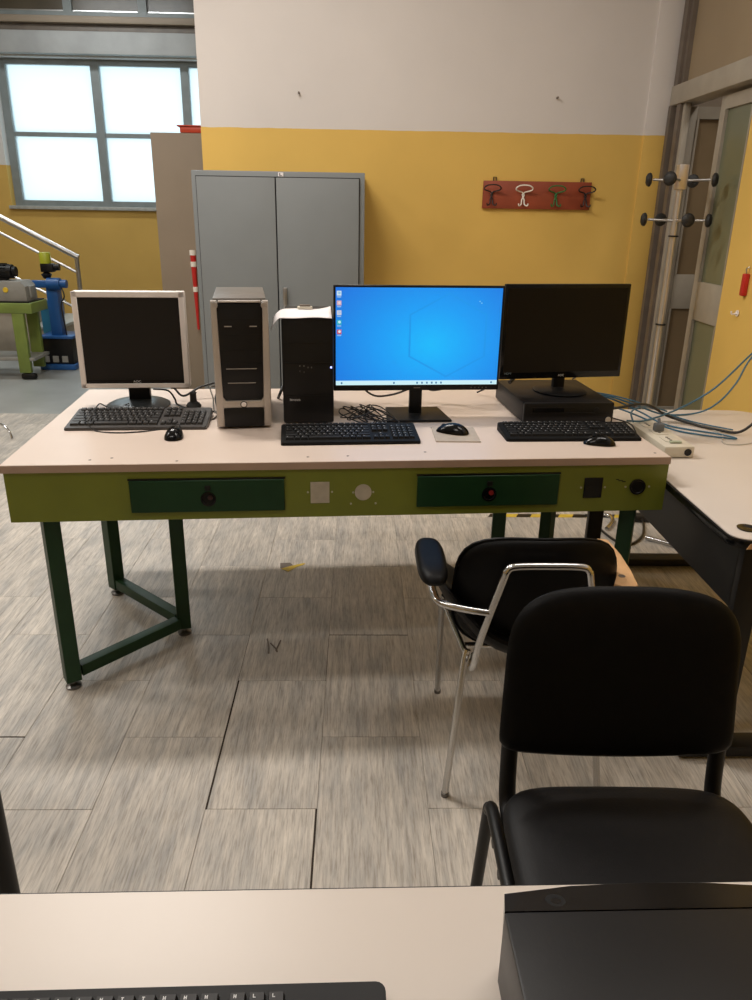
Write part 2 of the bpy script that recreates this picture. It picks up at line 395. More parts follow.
# hall beyond: far wall with window opening X -3.92..-1.2, z 1.50..3.16
wx0, wx1, wz0, wz1 = -4.06, -0.62, 1.50, 3.205
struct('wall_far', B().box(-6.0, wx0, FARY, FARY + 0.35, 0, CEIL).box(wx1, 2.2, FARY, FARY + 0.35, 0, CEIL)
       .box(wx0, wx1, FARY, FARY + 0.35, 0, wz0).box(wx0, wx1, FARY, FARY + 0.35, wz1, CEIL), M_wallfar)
struct('wall_hall', B().box(2.0, 2.2, BACK + 0.16, FARY, 0, CEIL), M_plain)
struct('trim_2', B().box(-6.0, 2.0, FARY - 0.10, FARY - 0.001, 3.225, 3.465, 0.01), M_concrete)
struct('trim_3', B().box(-6.0, 2.0, FARY - 0.04, FARY - 0.001, 3.47, 3.54), M_framedk)
struct('trim_4', B().box(-6.0, 2.0, FARY - 0.12, FARY - 0.001, 3.545, 3.62, 0.01), M_beige)
# window
def frosted():
    m = bpy.data.materials.new('frosted_daylight_glass'); m.use_nodes = True; nt = m.node_tree
    nt.nodes.remove(nt.nodes['Principled BSDF']); out = nt.nodes['Material Output']
    tr = nt.nodes.new('ShaderNodeBsdfTransparent'); tr.inputs[0].default_value = (0.93, 1, 1, 1)
    tl = nt.nodes.new('ShaderNodeBsdfTranslucent'); tl.inputs[0].default_value = (0.9, 0.97, 1, 1)
    mx = nt.nodes.new('ShaderNodeMixShader'); mx.inputs[0].default_value = 0.5
    nt.links.new(tr.outputs[0], mx.inputs[1]); nt.links.new(tl.outputs[0], mx.inputs[2]); nt.links.new(mx.outputs[0], out.inputs[0])
    return m
M_frost = frosted()
win = bpy.data.objects.new('window_1', None); C.objects.link(win); win['kind'] = 'structure'; win.location = (0, FARY + 0.17, 0)
ms = [-3.93, -2.72, -1.53, -0.94]
fr = B().box(wx0, wx1, -0.04, 0.04, wz1 - 0.065, wz1).box(wx0, wx1, -0.04, 0.04, wz0, wz0 + 0.08)
for x, w in ((-4.01, 0.10), (-2.87, 0.105), (-1.765, 0.10), (-0.65, 0.06)):
    fr.box(x - w / 2, x + w / 2, -0.045, 0.045, wz0, wz1)
fr.box(wx0, wx1, -0.035, 0.035, 2.335, 2.385)
fr.obj('window_frame', M_frame, win)
for xa, xb in ((-3.96, -2.9225), (-2.8175, -1.815), (-1.715, -0.68)):
    for za, zb in ((wz0 + 0.08, 2.335), (2.385, wz1 - 0.065)):
        B().box(xa, xb, -0.005, 0.005, za, zb).obj('pane', M_frost, win)
B().box(wx0 - 0.02, wx1, -0.22, -0.035, wz0 - 0.03, wz0 + 0.012, 0.004).obj('window_sill', M_marble, win)
# upper internal window row
w2 = bpy.data.objects.new('window_2', None); C.objects.link(w2); w2['kind'] = 'structure'; w2.location = (0, FARY - 0.02, 0)
xs = [-5.7, -4.81, -3.93, -3.05, -2.17, -1.29, -0.41, 0.47, 1.35]
fr = B().box(-6.0, 2.0, -0.06, 0.0, 3.62, 3.67).box(-6.0, 2.0, -0.06, 0.0, 4.18, 4.3)
for x in xs: fr.box(x - 0.05, x + 0.05, -0.065, 0.0, 3.62, 4.3)
fr.obj('window_frame', M_frame, w2)
for a, c in zip(xs, xs[1:]):
    B().box(a + 0.05, c - 0.05, -0.02, -0.005, 3.67, 4.18).obj('pane', M_updark, w2)
    B().box(a + 0.06, c - 0.06, -0.05, -0.02, 3.672, 3.684).obj('metal_strip', M_steel, w2)

# ------------------------------------------------------------------ doorway on the right
d1 = bpy.data.objects.new('door_1', None); C.objects.link(d1); d1['kind'] = 'structure'; d1.location = (0, 0, 0)
B().box(SIDE - 0.03, SIDE + 0.12, JN, BACK - 0.03, 2.215, 2.335, 0.004).obj('door_head', M_frame2, d1)
jb = B()
for y0, y1, dx in ((4.12, 4.168, -0.035), (4.06, 4.12, 0.01), (4.0, 4.06, -0.02)):
    jb.box(SIDE + dx, SIDE + 0.035, y0, y1, 0, 2.214)
jb.obj('door_jamb', M_framedk, d1)
B().box(SIDE + 0.0, SIDE + 0.04, 3.96, 3.998, 0, 2.214, 0.003).obj('door_jamb', M_frame2, d1)
B().box(SIDE - 0.02, SIDE + 0.12, 4.10, 4.168, 2.336, 3.55).box(SIDE + 0.0, SIDE + 0.06, 4.06, 4.10, 2.336, 3.55).obj('transom_post', M_framedk, d1)
B().box(SIDE + 0.03, SIDE + 0.05, JN, 4.06, 2.336, 3.55).obj('transom_panel', M_transom, d1)
def leaf(name, w, h, glass, loc, rz, fm):
    t = bpy.data.objects.new(name, None); C.objects.link(t); t['kind'] = 'structure'; t.location = loc; t.rotation_euler = (0, 0, rz)
    st = 0.07; f = B().box(0, st, -0.02, 0.02, 0, h, 0.004).box(w - st, w, -0.02, 0.02, 0, h, 0.004)
    f.box(st, w - st, -0.02, 0.02, h - 0.075, h).box(st, w - st, -0.02, 0.02, 0.0, 0.14).box(st, w - st, -0.02, 0.02, 0.87, 1.11, 0.003)
    for za, zb in ((0.14, 0.87), (1.11, h - 0.075)):
        f.box(st, st + 0.014, -0.026, 0.026, za, zb).box(w - st - 0.014, w - st, -0.026, 0.026, za, zb)
    f.obj('leaf_frame', fm, t)
    for za, zb in ((0.14, 0.87), (1.11, h - 0.075)):
        B().box(st + 0.002, w - st - 0.002, -0.006, 0.006, za, zb).obj('pane', glass, t)
    return t
leaf('door_2', 0.50, 2.18, M_glassgreen, (SIDE + 0.055, 3.49, 0.01), -PI / 2, M_frame2)
leaf('door_3', 0.62, 2.19, M_glassbrown, (SIDE + 0.045, 4.04, 0.01), math.radians(-1), M_frame2)
struct('wall_corridor', B().box(4.2, 4.35, 2.0, 6.0, 0, CEIL).box(SIDE + 0.2, 4.2, 2.0, 2.15, 0, CEIL).box(SIDE, 4.2, BACK + 0.161, BACK + 0.3, 0, CEIL), M_beige)

# ------------------------------------------------------------------ ceiling lamps (they light the room; the cool hall pair and the corridor one are added fill)
for i, (x, y, z, pw, colr, lb) in enumerate(LAMPS):
    t = thing('ceiling_light', lb, 'light', (x, y, z), 0, 'ceiling lights')
    B().box(-0.75, 0.75, -0.14, 0.14, 0.03, 0.09, 0.01).obj('housing', M_plain, t)
    B().box(-0.74, 0.74, -0.13, 0.13, 0.005, 0.03).obj('diffuser', M_lamp, t)
    for s in (-0.5, 0.5): B().cyl((s, 0, 0.09), (s, 0, CEIL - z), 0.005, 6).obj('rod', M_steel, t)
    ld = bpy.data.lights.new('lamp', 'AREA'); ld.shape = 'RECTANGLE'; ld.size = 1.5; ld.size_y = 0.3; ld.energy = pw; ld.color = colr
    lo = bpy.data.objects.new('lamp', ld); C.objects.link(lo); lo.parent = t; lo.location = (0, 0, -0.01)

t = thing('ceiling_light', 'added unseen fill light in the corridor beyond the door', 'light', (3.4, 3.3, 3.3), 0, 'ceiling lights')  # invented fixture, added to brighten the dim door leaf and corridor
B().lathe([(0.10, 0.0), (0.14, 0.02), (0.14, 0.05), (0.03, 0.06)]).obj('housing', M_lamp, t)
B().cyl((0, 0, 0.06), (0, 0, CEIL - 3.3), 0.006, 6).obj('rod', M_steel, t)
ld = bpy.data.lights.new('lamp', 'AREA'); ld.shape = 'DISK'; ld.size = 0.3; ld.energy = 10; ld.color = WARM
lo = bpy.data.objects.new('lamp', ld); C.objects.link(lo); lo.parent = t; lo.location = (0, 0, -0.01)

# ------------------------------------------------------------------ grey cabinet
t = thing('metal_cabinet', 'tall grey two-door metal cabinet standing against the yellow wall', 'cabinet', (-0.120, 3.75, 0))
w, h, d = 1.125, 1.742, 0.43
B().box(-w / 2, w / 2, 0.0, d, 0.0, h, 0.006).obj('body', M_cab, t)
B().box(-w / 2 + 0.028, w / 2 - 0.032, -0.006, -0.0005, 0.05, h - 0.032).obj('door_gap', M_cabdk, t)
for s, x0, x1 in ((0, -w / 2 + 0.034, -0.022), (1, -0.014, w / 2 - 0.038)):
    dr = B().box(x0, x1, -0.024, -0.0065, 0.056, h - 0.038, 0.003).obj('door', M_cab, t)
    if s == 1: B().box(x0 + 0.03, x0 + 0.055, -0.05, -0.024, 0.88, 1.02, 0.006).obj('handle', M_steel, dr)
B().box(0.0, 0.034, -0.0075, 0.0, h - 0.03, h - 0.006).obj('sticker', M_paper, t, label='small white paper sticker')
B().box(0.008, 0.014, -0.0085, -0.0075, h - 0.027, h - 0.010).box(0.014, 0.026, -0.0085, -0.0075, h - 0.027, h - 0.024).obj('mark', M_cabdk, t)

# ------------------------------------------------------------------ hook board
t = thing('coat_hook_board', 'red-brown wooden board with four wire coat hooks on yellow wall', 'coat rack', (1.67, BACK - 0.022, 1.634))
B().box(-0.385, 0.385, 0.0, 0.02, -0.092, 0.092, 0.003).obj('board', M_redwood, t)
for x in (-0.305, 0.318): B().tube([(x - 0.010, 0.012, 0.09), (x - 0.010, 0.012, 0.115), (x + 0.010, 0.012, 0.115), (x + 0.010, 0.012, 0.09)], 0.004, 6).obj('hanger_loop', M_hookdark, t)
for x, mm, lb in ((-0.325, M_hookdark, 'dark wire hook'), (-0.10, M_hookwhite, 'white wire hook'), (0.133, M_hookgreen, 'green wire hook'), (0.345, M_hookdark, 'dark wire hook')):
    hb = B().tube([(x - 0.012, -0.012, 0.02), (x - 0.05, -0.03, 0.03), (x - 0.058, -0.045, 0.045), (x - 0.03, -0.05, 0.062), (x + 0.03, -0.05, 0.062), (x + 0.058, -0.045, 0.045), (x + 0.05, -0.03, 0.03), (x + 0.012, -0.012, 0.02)], 0.0048, 8, 4)
    for s in (-1, 1):
        hb.tube([(x + s * 0.012, -0.012, 0.02), (x - s * 0.006, -0.010, 0.0), (x + s * 0.008, -0.012, -0.03), (x + s * 0.012, -0.02, -0.062), (x + s * 0.03, -0.034, -0.07), (x + s * 0.034, -0.036, -0.055)], 0.0048, 8, 4)
    hb.obj('hook', mm, t, label=lb)
for x, z, lb in ((-0.007, 2.254, 'small nail in the white wall above the grey cabinet'), (1.757, 2.256, 'small nail in the white wall above the coat hook board')):
    tag(B().cyl((x, BACK - 0.03, z), (x, BACK + 0.01, z), 0.007, 8).obj('nail', M_framedk), lb, 'nail')

# ------------------------------------------------------------------ coat stand
t = thing('coat_stand', 'chrome pole coat stand with black round knobs beside the doorway', 'coat stand', (2.345, 3.3, 0))
B().lathe([(0.17, 0.0), (0.17, 0.012), (0.15, 0.024), (0.03, 0.036), (0.028, 0.06)]).obj('base', M_blackm, t)
B().cyl((0, 0, 0.05), (0, 0, 1.79), 0.020, 20).obj('pole', M_polish, t)
B().box(-0.03, 0.028, -0.028, 0.028, 1.66, 1.80, 0.004).obj('top_block', M_polish, t)
for z in (1.395, 0.86): B().lathe([(0.022, -0.005), (0.031, -0.004), (0.031, 0.004), (0.022, 0.005)], (0, 0, z), 20).obj('ring', M_blackp, t)
for zt, angs in ((1.712, (160, 228, 48, -24)), (1.485, (159, 98, 270, -20))):
    for a in angs:
        a = math.radians(a); c, s_ = math.cos(a), math.sin(a)
        ar = B().cyl((0, 0, zt), (0.165 * c, 0.165 * s_, zt + 0.004), 0.008, 10).obj('arm', M_steel, t)
        kb = B(); k = bmesh.new()
        tmp = B().lathe([(0.008, -0.012), (0.022, -0.012), (0.037, -0.004), (0.040, 0.006), (0.034, 0.018), (0.018, 0.026)], (0, 0, 0), 20, 'x')
        kb.join(tmp.bm, Matrix.Translation((0.18 * c, 0.18 * s_, zt + 0.004)) @ Matrix.Rotation(a, 4, 'Z'))
        kb.obj('knob', M_rubber, ar)

# red-handled thing and hook on the yellow jamb wall
t = thing('wall_clip', 'small red plastic clip mounted on the yellow wall right of the door', 'clip', (SIDE, 2.70, 1.17))
B().box(-0.03, 0.0, -0.02, 0.02, -0.07, 0.05, 0.008).obj('body', M_red, t)
B().tube([(-0.015, 0, 0.05), (-0.02, 0, 0.075), (-0.005, 0, 0.085)], 0.004, 6).obj('clip_wire', M_steel, t)
t = thing('wall_hook', 'small pale metal hook screwed in the yellow wall below the red clip', 'hook', (SIDE, 2.745, 1.0))
B().lathe([(0.018, 0.0), (0.018, 0.004), (0.012, 0.008)], (-0.008, 0, 0), 14, 'x').obj('plate', M_silver, t)
B().tube([(-0.004, 0, 0), (-0.035, 0, -0.005), (-0.04, 0, 0.012)], 0.005, 8, 3).obj('hook', M_silver, t)

# ------------------------------------------------------------------ left hall
t = thing('partition_panel', 'tall beige partition panel standing left of the grey cabinet', 'partition', (-0.98, 5.0, 0))
B().box(-0.252, 0.50, 0.0, 0.10, 0.02, 2.062, 0.004).obj('panel', M_beige, t)
B().box(-0.25, 0.5, -0.02, 0.12, 0.0, 0.02).obj('foot', M_framedk, t)
t = thing('red_tray', 'orange-red plastic tray lying on top of the beige partition', 'tray', (-0.87, 5.05, 2.062))
B().box(-0.13, 0.16, -0.05, 0.05, 0.0, 0.045, 0.01).obj('body', M_orange, t)
B().box(-0.15, 0.17, -0.06, 0.06, 0.0451, 0.056, 0.004).obj('rim', M_orange, t)
t = thing('red_white_rod', 'thin red and white rod hanging on the beige partition beside the cabinet', 'rod', (-0.967, 4.972, 0))
B().tube([(0.022, -0.012, 0.55), (0.012, -0.002, 1.18)], [0.010, 0.024], 10).obj('rod', M_red, t)
for z in (1.17, 1.08, 0.88): B().cyl((0.012 + 0.016 * (1.18 - z), -0.002 - 0.016 * (1.18 - z), z - 0.02), (0.012 + 0.016 * (1.18 - z), -0.002 - 0.016 * (1.18 - z), z + 0.02), 0.0262 - 0.02 * (1.18 - z), 10).obj('band', M_hookwhite, t)

# stairs with steps rising to the left
t = thing('staircase', 'beige masonry stairs rising to the left against the far yellow wall', 'stairs', (-2.45, 6.55, 0))
for k in range(8):
    B().box(-0.3 * (k + 1), -0.3 * k, 0.0, 1.1, 0.0, 0.165 * (k + 1) - 0.03).obj('riser_block', M_stair, t)
    B().box(-0.3 * (k + 1) - 0.0, -0.3 * k + 0.025, -0.015, 1.1, 0.165 * (k + 1) - 0.0295, 0.165 * (k + 1), 0.004).obj('tread', M_marble, t)
t = thing('stair_railing', 'steel tube handrail sloping along the stairs above the blue machine', 'railing', (-2.43, 6.47, 0))
sl = -0.515
def rl(x, z): return (x, 0, z)
B().tube([rl(0.02, 1.03), rl(0, 1.04), rl(-2.4, 1.04 - 2.4 * sl)], 0.028, 12).obj('handrail', M_steel, t)
B().tube([rl(0, 0.88), rl(-2.4, 0.88 - 2.4 * sl)], 0.013, 8).obj('rail', M_steel, t)
B().tube([rl(0, 0.50), rl(-2.4, 0.50 - 2.4 * sl)], 0.013, 8).obj('rail', M_steel, t)
for x in (0, -1.2, -2.4): B().cyl((x, 0, 0), (x, 0, 1.03 - (-x) * sl), 0.022, 10).obj('post', M_steel, t)

# green workshop bench
t = thing('green_machine_bench', 'small green steel workshop bench carrying a grey gearbox in the far hall', 'workbench', (-2.55, 5.45, 0))
B().box(-1.0, 0.02, 0.0, 0.38, 0.60, 0.69, 0.006).obj('top', M_mgreen, t)
B().box(-0.98, 0.0, 0.02, 0.37, 0.6905, 0.70).obj('tray', M_blackm, t)
for x in (-0.92, -0.115):
    for y in (0.005, 0.32): B().box(x - 0.055, x + 0.05, y, y + 0.05, 0.06, 0.60, 0.004).obj('leg', M_mgreen, t)
B().box(-0.95, -0.02, 0.01, 0.37, 0.17, 0.20, 0.003).obj('shelf', M_machgrey, t)
for x in (-0.92, -0.115):
    B().box(x - 0.05, x + 0.09, 0.0, 0.06, 0.0, 0.055, 0.02).obj('foot', M_blackm, t)
t = thing('gearbox', 'grey cast gearbox with yellow badge on the green bench', 'machine', (-2.72, 5.62, 0.70))
B().prism([(-0.28, 0), (0.14, 0), (0.14, 0.13), (0.10, 0.175), (-0.28, 0.175)], -0.12, 0.12, 0.008, 'y').obj('housing', M_machgrey, t)
B().lathe([(0.0001, -0.01), (0.022, -0.01), (0.024, 0.0)], (-0.035, -0.121, 0.10), 16, 'y').obj('badge', M_yellow, t)
B().box(0.141, 0.16, -0.05, 0.05, 0.03, 0.13, 0.004).obj('flange', M_machgrey, t)
t = thing('electric_motor', 'black finned electric motor lying on the grey gearbox', 'motor', (-2.86, 5.62, 0.876))
m = B().cyl((-0.2, 0, 0.075), (0.14, 0, 0.075), 0.062, 20)
m.obj('body', M_blackm, t)
fn = B()
for k in range(12):
    a = 2 * PI * k / 12; fn.box(-0.15, 0.10, -0.003, 0.003, 0.06, 0.072)
    fn.bm.verts.ensure_lookup_table()
    for v in fn.bm.verts[-8:]:
        y, z = v.co.y, v.co.z; v.co.y = y * math.cos(a) - z * math.sin(a); v.co.z = y * math.sin(a) + z * math.cos(a) + 0.075
fn.obj('fins', M_blackm, t, kind='stuff')
B().cyl((0.14, 0, 0.075), (0.17, 0, 0.075), 0.045, 16).obj('end_cap', M_blackm, t)
B().box(-0.15, 0.08, -0.04, 0.04, 0.0, 0.014).obj('foot', M_blackm, t)

# blue drilling machine
t = thing('blue_machine', 'blue column machine with yellow-green cap behind the silver monitor', 'machine', (-2.545, 6.02, 0))
B().box(-0.17, 0.17, -0.10, 0.26, 0.0, 0.05, 0.004).obj('plinth', M_blue, t)
B().box(-0.17, 0.15, -0.06, 0.24, 0.05, 0.30, 0.004).obj('base_cabinet', M_blackm, t)
for k in range(3): B().box(-0.14 + 0.09 * k, -0.085 + 0.09 * k, -0.068, -0.06, 0.07, 0.13).obj('base_fitting', M_machgrey, t)
B().box(-0.165, 0.17, -0.08, 0.25, 0.30, 0.325, 0.003).obj('base_top', M_blue, t)
B().box(-0.05, 0.055, -0.02, 0.10, 0.325, 0.82, 0.006).obj('column', M_blue, t)
B().box(-0.20, 0.0, -0.03, 0.06, 0.775, 0.84, 0.008).obj('arm', M_blue, t)
B().cyl((-0.02, -0.03, 0.815), (0.10, -0.03, 0.815), 0.055, 16).obj('head', M_blue, t)
B().cyl((0.101, -0.03, 0.815), (0.16, -0.03, 0.815), 0.038, 16).obj('head_end', M_blue, t)
B().lathe([(0.03, 0.86), (0.05, 0.90), (0.02, 0.92)], (-0.03, 0, 0), 14).obj('neck', M_blackm, t)
B().box(-0.07, 0.05, -0.04, 0.05, 0.92, 1.0, 0.01).cyl((0.05, -0.0, 0.965), (0.10, 0, 0.965), 0.03, 12).obj('gear_block', M_blackm, t)
B().lathe([(0.052, 1.0), (0.052, 1.09), (0.045, 1.10)], (-0.025, 0, 0), 16).obj('cap', M_yelgreen, t)
B().tube([(0.11, -0.04, 0.78), (0.13, -0.05, 0.70), (0.09, -0.05, 0.62), (0.10, -0.05, 0.45), (0.10, -0.03, 0.33)], 0.007, 6, 4).obj('hose', M_cable, t)
B().box(0, 0.12, 0, 0.02, 0, 0.62).obj('blue_sheet', M_cyan, None, (-2.80, 6.32, 0))
o = bpy.data.objects['blue_sheet']; tag(o, 'light blue upright sheet standing behind the green bench', 'panel')
t = thing('plywood_strip', 'tan wooden board standing between green bench and blue column', 'board', (-2.72, 6.40, 0))
B().box(0, 0.09, 0, 0.02, 0, 0.80).obj('board', newmat('tan_board', (0.40, 0.28, 0.13), 0.6), t)
t = thing('chrome_tube', 'curved chrome tube standing on the grey floor at far left', 'tube', (-2.05, 3.52, 0))
B().tube([(-0.12, 0.1, 0.008), (-0.1, 0.05, 0.06), (0.0, 0, 0.10), (0.06, -0.03, 0.06), (0.08, -0.04, 0.008)], 0.008, 8, 5).obj('tube', M_chrome, t)

# ------------------------------------------------------------------ main workbench
t = thing('workbench', 'long lime-green workbench with beige top carrying three computers', 'workbench', (DO.x, DO.y, 0), DA)
top = B().box(-0.006, DL, 0, DD, DH - 0.025, DH, 0.0015, 1).obj('top', M_laminate, t)
B().box(-0.006, DL, -0.0012, -0.0002, DH - 0.024, DH - 0.0015).obj('edge_band', M_lamedge, t)
z0, z1 = 0.618, DH - 0.0255
sq = (0.8925, 0.9555, 0.664, 0.735)
# front apron built around the two cut-outs is a single plate; openings are backed plates and sockets set into it
B().box(0.0, DL, 0.006, 0.03, z0, z1, 0.001, 1).obj('front_apron', M_lime, t)
B().box(0.0, DL, DD - 0.03, DD - 0.006, z0, z1).obj('back_apron', M_lime, t)
for x in (0.0, DL - 0.024): B().box(x, x + 0.024, 0.0305, DD - 0.0305, z0, z1).obj('side_apron', M_lime, t)
for x0, x1, zz0, zz1 in ((0.357, 0.817, 0.645, 0.7465), (1.225, 1.675, 0.647, 0.748)):
    fr = B().box(x0, x1, -0.004, 0.006, zz0, zz1, 0.002, 1).obj('drawer', M_dgreen, t)
    cx = 0.588 if x0 < 1 else 1.452
    B().box(x0 - 0.003, x1 + 0.003, -0.0005, 0.0058, zz1 + 0.0005, zz1 + 0.005).obj('drawer_lip', M_blackm, t)
    B().box(cx - 0.009, cx + 0.009, -0.0065, -0.004, 0.714, 0.730, 0.002, 1).obj('latch', M_blackp, fr)
    B().lathe([(0.023, 0.0), (0.023, -0.003), (0.018, -0.0035), (0.016, -0.001), (0.0001, -0.001)], (cx, -0.004, 0.687), 24, 'y').obj('socket', M_blackg, fr)
    B().lathe([(0.008, 0.0), (0.0075, -0.004), (0.0001, -0.004)], (cx + 0.006, -0.005, 0.692), 14, 'y').obj('knob', newmat('red_knob', (0.24, 0.012, 0.012) if cx > 1 else (0.03, 0.007, 0.006), 0.5), fr)
B().box(0.896, 0.954, 0.0035, 0.006, 0.664, 0.733, 0.001, 1).obj('square_plate', M_metalplate, t, label='square bare metal blanking plate')
B().lathe([(0.026, 0.006), (0.026, 0.0035), (0.0001, 0.0035)], (1.058, 0, 0.697), 28, 'y').obj('round_plate', M_metalplate, t, label='round bare metal blanking plate')
B().box(1.759, 1.819, 0.003, 0.006, 0.665, 0.733, 0.001, 1).box(1.763, 1.815, 0.002, 0.004, 0.690, 0.708).obj('square_socket', M_blackg, t)
B().lathe([(0.026, 0.006), (0.026, 0.001), (0.021, 0.0), (0.019, 0.004), (0.0001, 0.004)], (1.935, 0, 0.70), 24, 'y').obj('round_socket', M_blackp, t)
sc = newmat('pale_screw', (0.5, 0.5, 0.4), 0.4, metal=0.5, var=0)
for x, z in ((0.888, 0.70), (0.962, 0.70), (1.027, 0.697), (1.089, 0.697), (1.02, 0.66), (1.097, 0.66), (0.362, 0.705), (1.75, 0.70), (1.828, 0.70), (1.896, 0.70), (1.974, 0.70)):
    B().lathe([(0.0032, 0.006), (0.0032, 0.004), (0.0001, 0.0035)], (x, 0, z), 8, 'y').obj('screw', sc, t)
for u, v in ((0.241, 0.044), (0.301, 0.061), (0.499, 0.023), (0.89, 0.047), (1.013, 0.052), (1.259, 0.083), (1.995, 0.042)):
    B().lathe([(0.0045, -0.0002), (0.0045, 0.0006), (0.0001, 0.0008)], (u, v, DH), 8).obj('screw', M_framedk, t)
# scratches next to the round socket
B().box(1.862, 1.872, 0.0053, 0.006, 0.724, 0.7265).box(1.870, 1.885, 0.0053, 0.006, 0.720, 0.7225).box(1.883, 1.894, 0.0053, 0.006, 0.7165, 0.7195).obj('scratch', M_cabdk, t)
M_footsteel = newmat('dull_steel', (0.20, 0.19, 0.18), 0.35, metal=0.9)
rs = 0.0245
def vleg(u0, u1, ui, sg):
    pts = {'f': (u0, 0.058), 'b': (u1, 0.728), 'i': (ui, 0.385)}
    for k, (u, v) in pts.items():
        lg = B().box(-rs, rs, -rs, rs, 0.03, z0 + 0.01 if k != 'i' else DH - 0.027, 0.002, 1)
        lg = lg.obj('leg', M_lgreen, t, (u, v, 0)); lg.rotation_euler = (0, 0, math.radians({'f': 30, 'b': -46, 'i': 12}[k] * sg))
        B().lathe([(0.024, 0.0), (0.026, 0.008), (0.014, 0.014), (0.010, 0.016), (0.010, 0.03)], (u, v, 0), 18).obj('levelling_foot', M_footsteel, t)
    for k in ('f', 'b'):
        a = Vector((*pts[k], 0)); c = Vector((*pts['i'], 0)); d = (c - a).normalized(); nrm = Vector((-d.y, d.x, 0))
        a2 = a + d * (rs + 0.003); c2 = c - d * (rs + 0.003)
        poly = [a2 + nrm * 0.0195, a2 - nrm * 0.0195, c2 - nrm * 0.0195, c2 + nrm * 0.0195]
        B().prism([(p.x, p.y) for p in poly], 0.036, 0.076, 0.001).obj('crossbar', M_lgreen, t)
vleg(0.095, 0.092, 0.415, 1)
vleg(1.940, 1.905, 1.598, -1)
for v in (0.28, 0.74): B().box(0.025, DL - 0.025, v, v + 0.04, DH - 0.06, DH - 0.0255).obj('rail', M_lgreen, t)

# ------------------------------------------------------------------ keyboards
def keyboard(name, label, loc, rz, w, d, body_m, key_m, single=False, z_back=0.024):
    t = thing(name, label, 'keyboard', loc, rz, None)
    k = B().prism(rrect(-w / 2, w / 2, 0, d, (0.010,) * 4, 4), 0, 1)
    for v in k.bm.verts:
        if v.co.z > 0.5: v.co.z = 0.0095 + (v.co.y - 0.0) * (z_back - 0.0075) / d
    bmesh.ops.bevel(k.bm, geom=[e for e in k.bm.edges if min(e.verts[0].co.z, e.verts[1].co.z) > 0.005], offset=0.0025, segments=2, affect='EDGES')
    k.obj('body', body_m, t)
    x0 = -w / 2 + 0.014; aw = w - 0.028; pitch = aw / 22.9
    rows = [(0, [1.5, 1, 1.3, 5.6, 1.3, 1, 1, 1.5]), (1, [2.2] + [1] * 10 + [2.2]), (2, [1.8] + [1] * 11 + [1.6]), (3, [1.4] + [1] * 12 + [1.2]), (4, [1] * 13 + [1.6]), (5.25, [1] * 14)]
    total = 15.0; ky = (d - 0.036) / 6.2
    keys = B(); legend = B(); lst = []
    def key(xa, xb, row):
        ya = 0.024 + row * ky; yb = ya + ky * 0.88; sl = (z_back - 0.0075) / d
        za = 0.0095 + ya * sl; lst.append((xa + 0.0008, xb - 0.0008, ya, yb, za))
    for row, ws in rows:
        s = total / sum(ws) * pitch; x = x0
        for q in ws: key(x, x + q * s, row); x += q * s
    xn = x0 + 15.4 * pitch
    for c in range(3):
        for row in (0, 3, 4, 5.25): key(xn + c * pitch, xn + (c + 1) * pitch, row)
    key(xn + pitch, xn + 2 * pitch, 1)
    xn = x0 + 18.8 * pitch
    for c in range(4):
        for row in (0, 1, 2, 3, 4): key(xn + c * pitch, xn + (c + 1) * pitch, row)
    for n_, (xa, xb, ya, yb, za) in enumerate(lst):
        sl = (z_back - 0.0075) / d; zb = za + (yb - ya) * sl
        tgt = B() if single else keys
        v = [(xa, ya, za - 0.001), (xb, ya, za - 0.001), (xb, yb, zb - 0.001), (xa, yb, zb - 0.001)]
        i = 0.0017
        v += [(xa + i, ya + i * 1.4, za + 0.0075), (xb - i, ya + i * 1.4, za + 0.0075), (xb - i, yb - i * .6, zb + 0.0072), (xa + i, yb - i * .6, zb + 0.0072)]
        tgt._faces(v, [(3, 2, 1, 0), (4, 5, 6, 7), (0, 1, 5, 4), (1, 2, 6, 5), (2, 3, 7, 6), (3, 0, 4, 7)])
        lw = 0.0028
        if xb - xa < 0.03:
            lx = xa + 0.005; ly = yb - 0.0065; lz = zb + 0.0076 - 0.0065 * sl
            for dx, dy, ww, hh in random.choice([((0, 0, lw, 0.0009), (0, 0, 0.0009, 0.0036)), ((0, 0.0030, lw, 0.0009), (0.001, 0, 0.0009, 0.0036)), ((0, 0, 0.0009, 0.0036), (0.002, 0, 0.0009, 0.0036), (0, 0.0015, lw, 0.0009))]):
                legend._faces([(lx + dx, ly + dy, lz), (lx + dx + ww, ly + dy, lz), (lx + dx + ww, ly + dy + hh, lz + hh * sl), (lx + dx, ly + dy + hh, lz + hh * sl)], [(0, 1, 2, 3)])
        if single: tgt.obj('key', key_m, t)
    if not single:
        keys.obj('keys', key_m, t, kind='stuff')
    else: keys.bm.free()
    legend.obj('key_legends', M_legend, t, kind='stuff')
    return t
rz = lambda deg: DA + math.radians(deg)
k1 = keyboard('keyboard', 'dark grey keyboard in front of the square silver monitor', D(0.310, 0.372), rz(0), 0.475, 0.205, M_greykb, newmat('grey_key', (0.022, 0.020, 0.019), 0.45, var=0), z_back=0.026)
k2 = keyboard('keyboard', 'black keyboard in front of the lit blue-screen monitor', D(1.032, 0.170), rz(0.6), 0.455, 0.175, M_kbody, M_key)
k3 = keyboard('keyboard', 'black keyboard in front of the black desktop box under the dark monitor', D(1.780, 0.180), rz(-1.0), 0.462, 0.160, M_kbody, M_key)

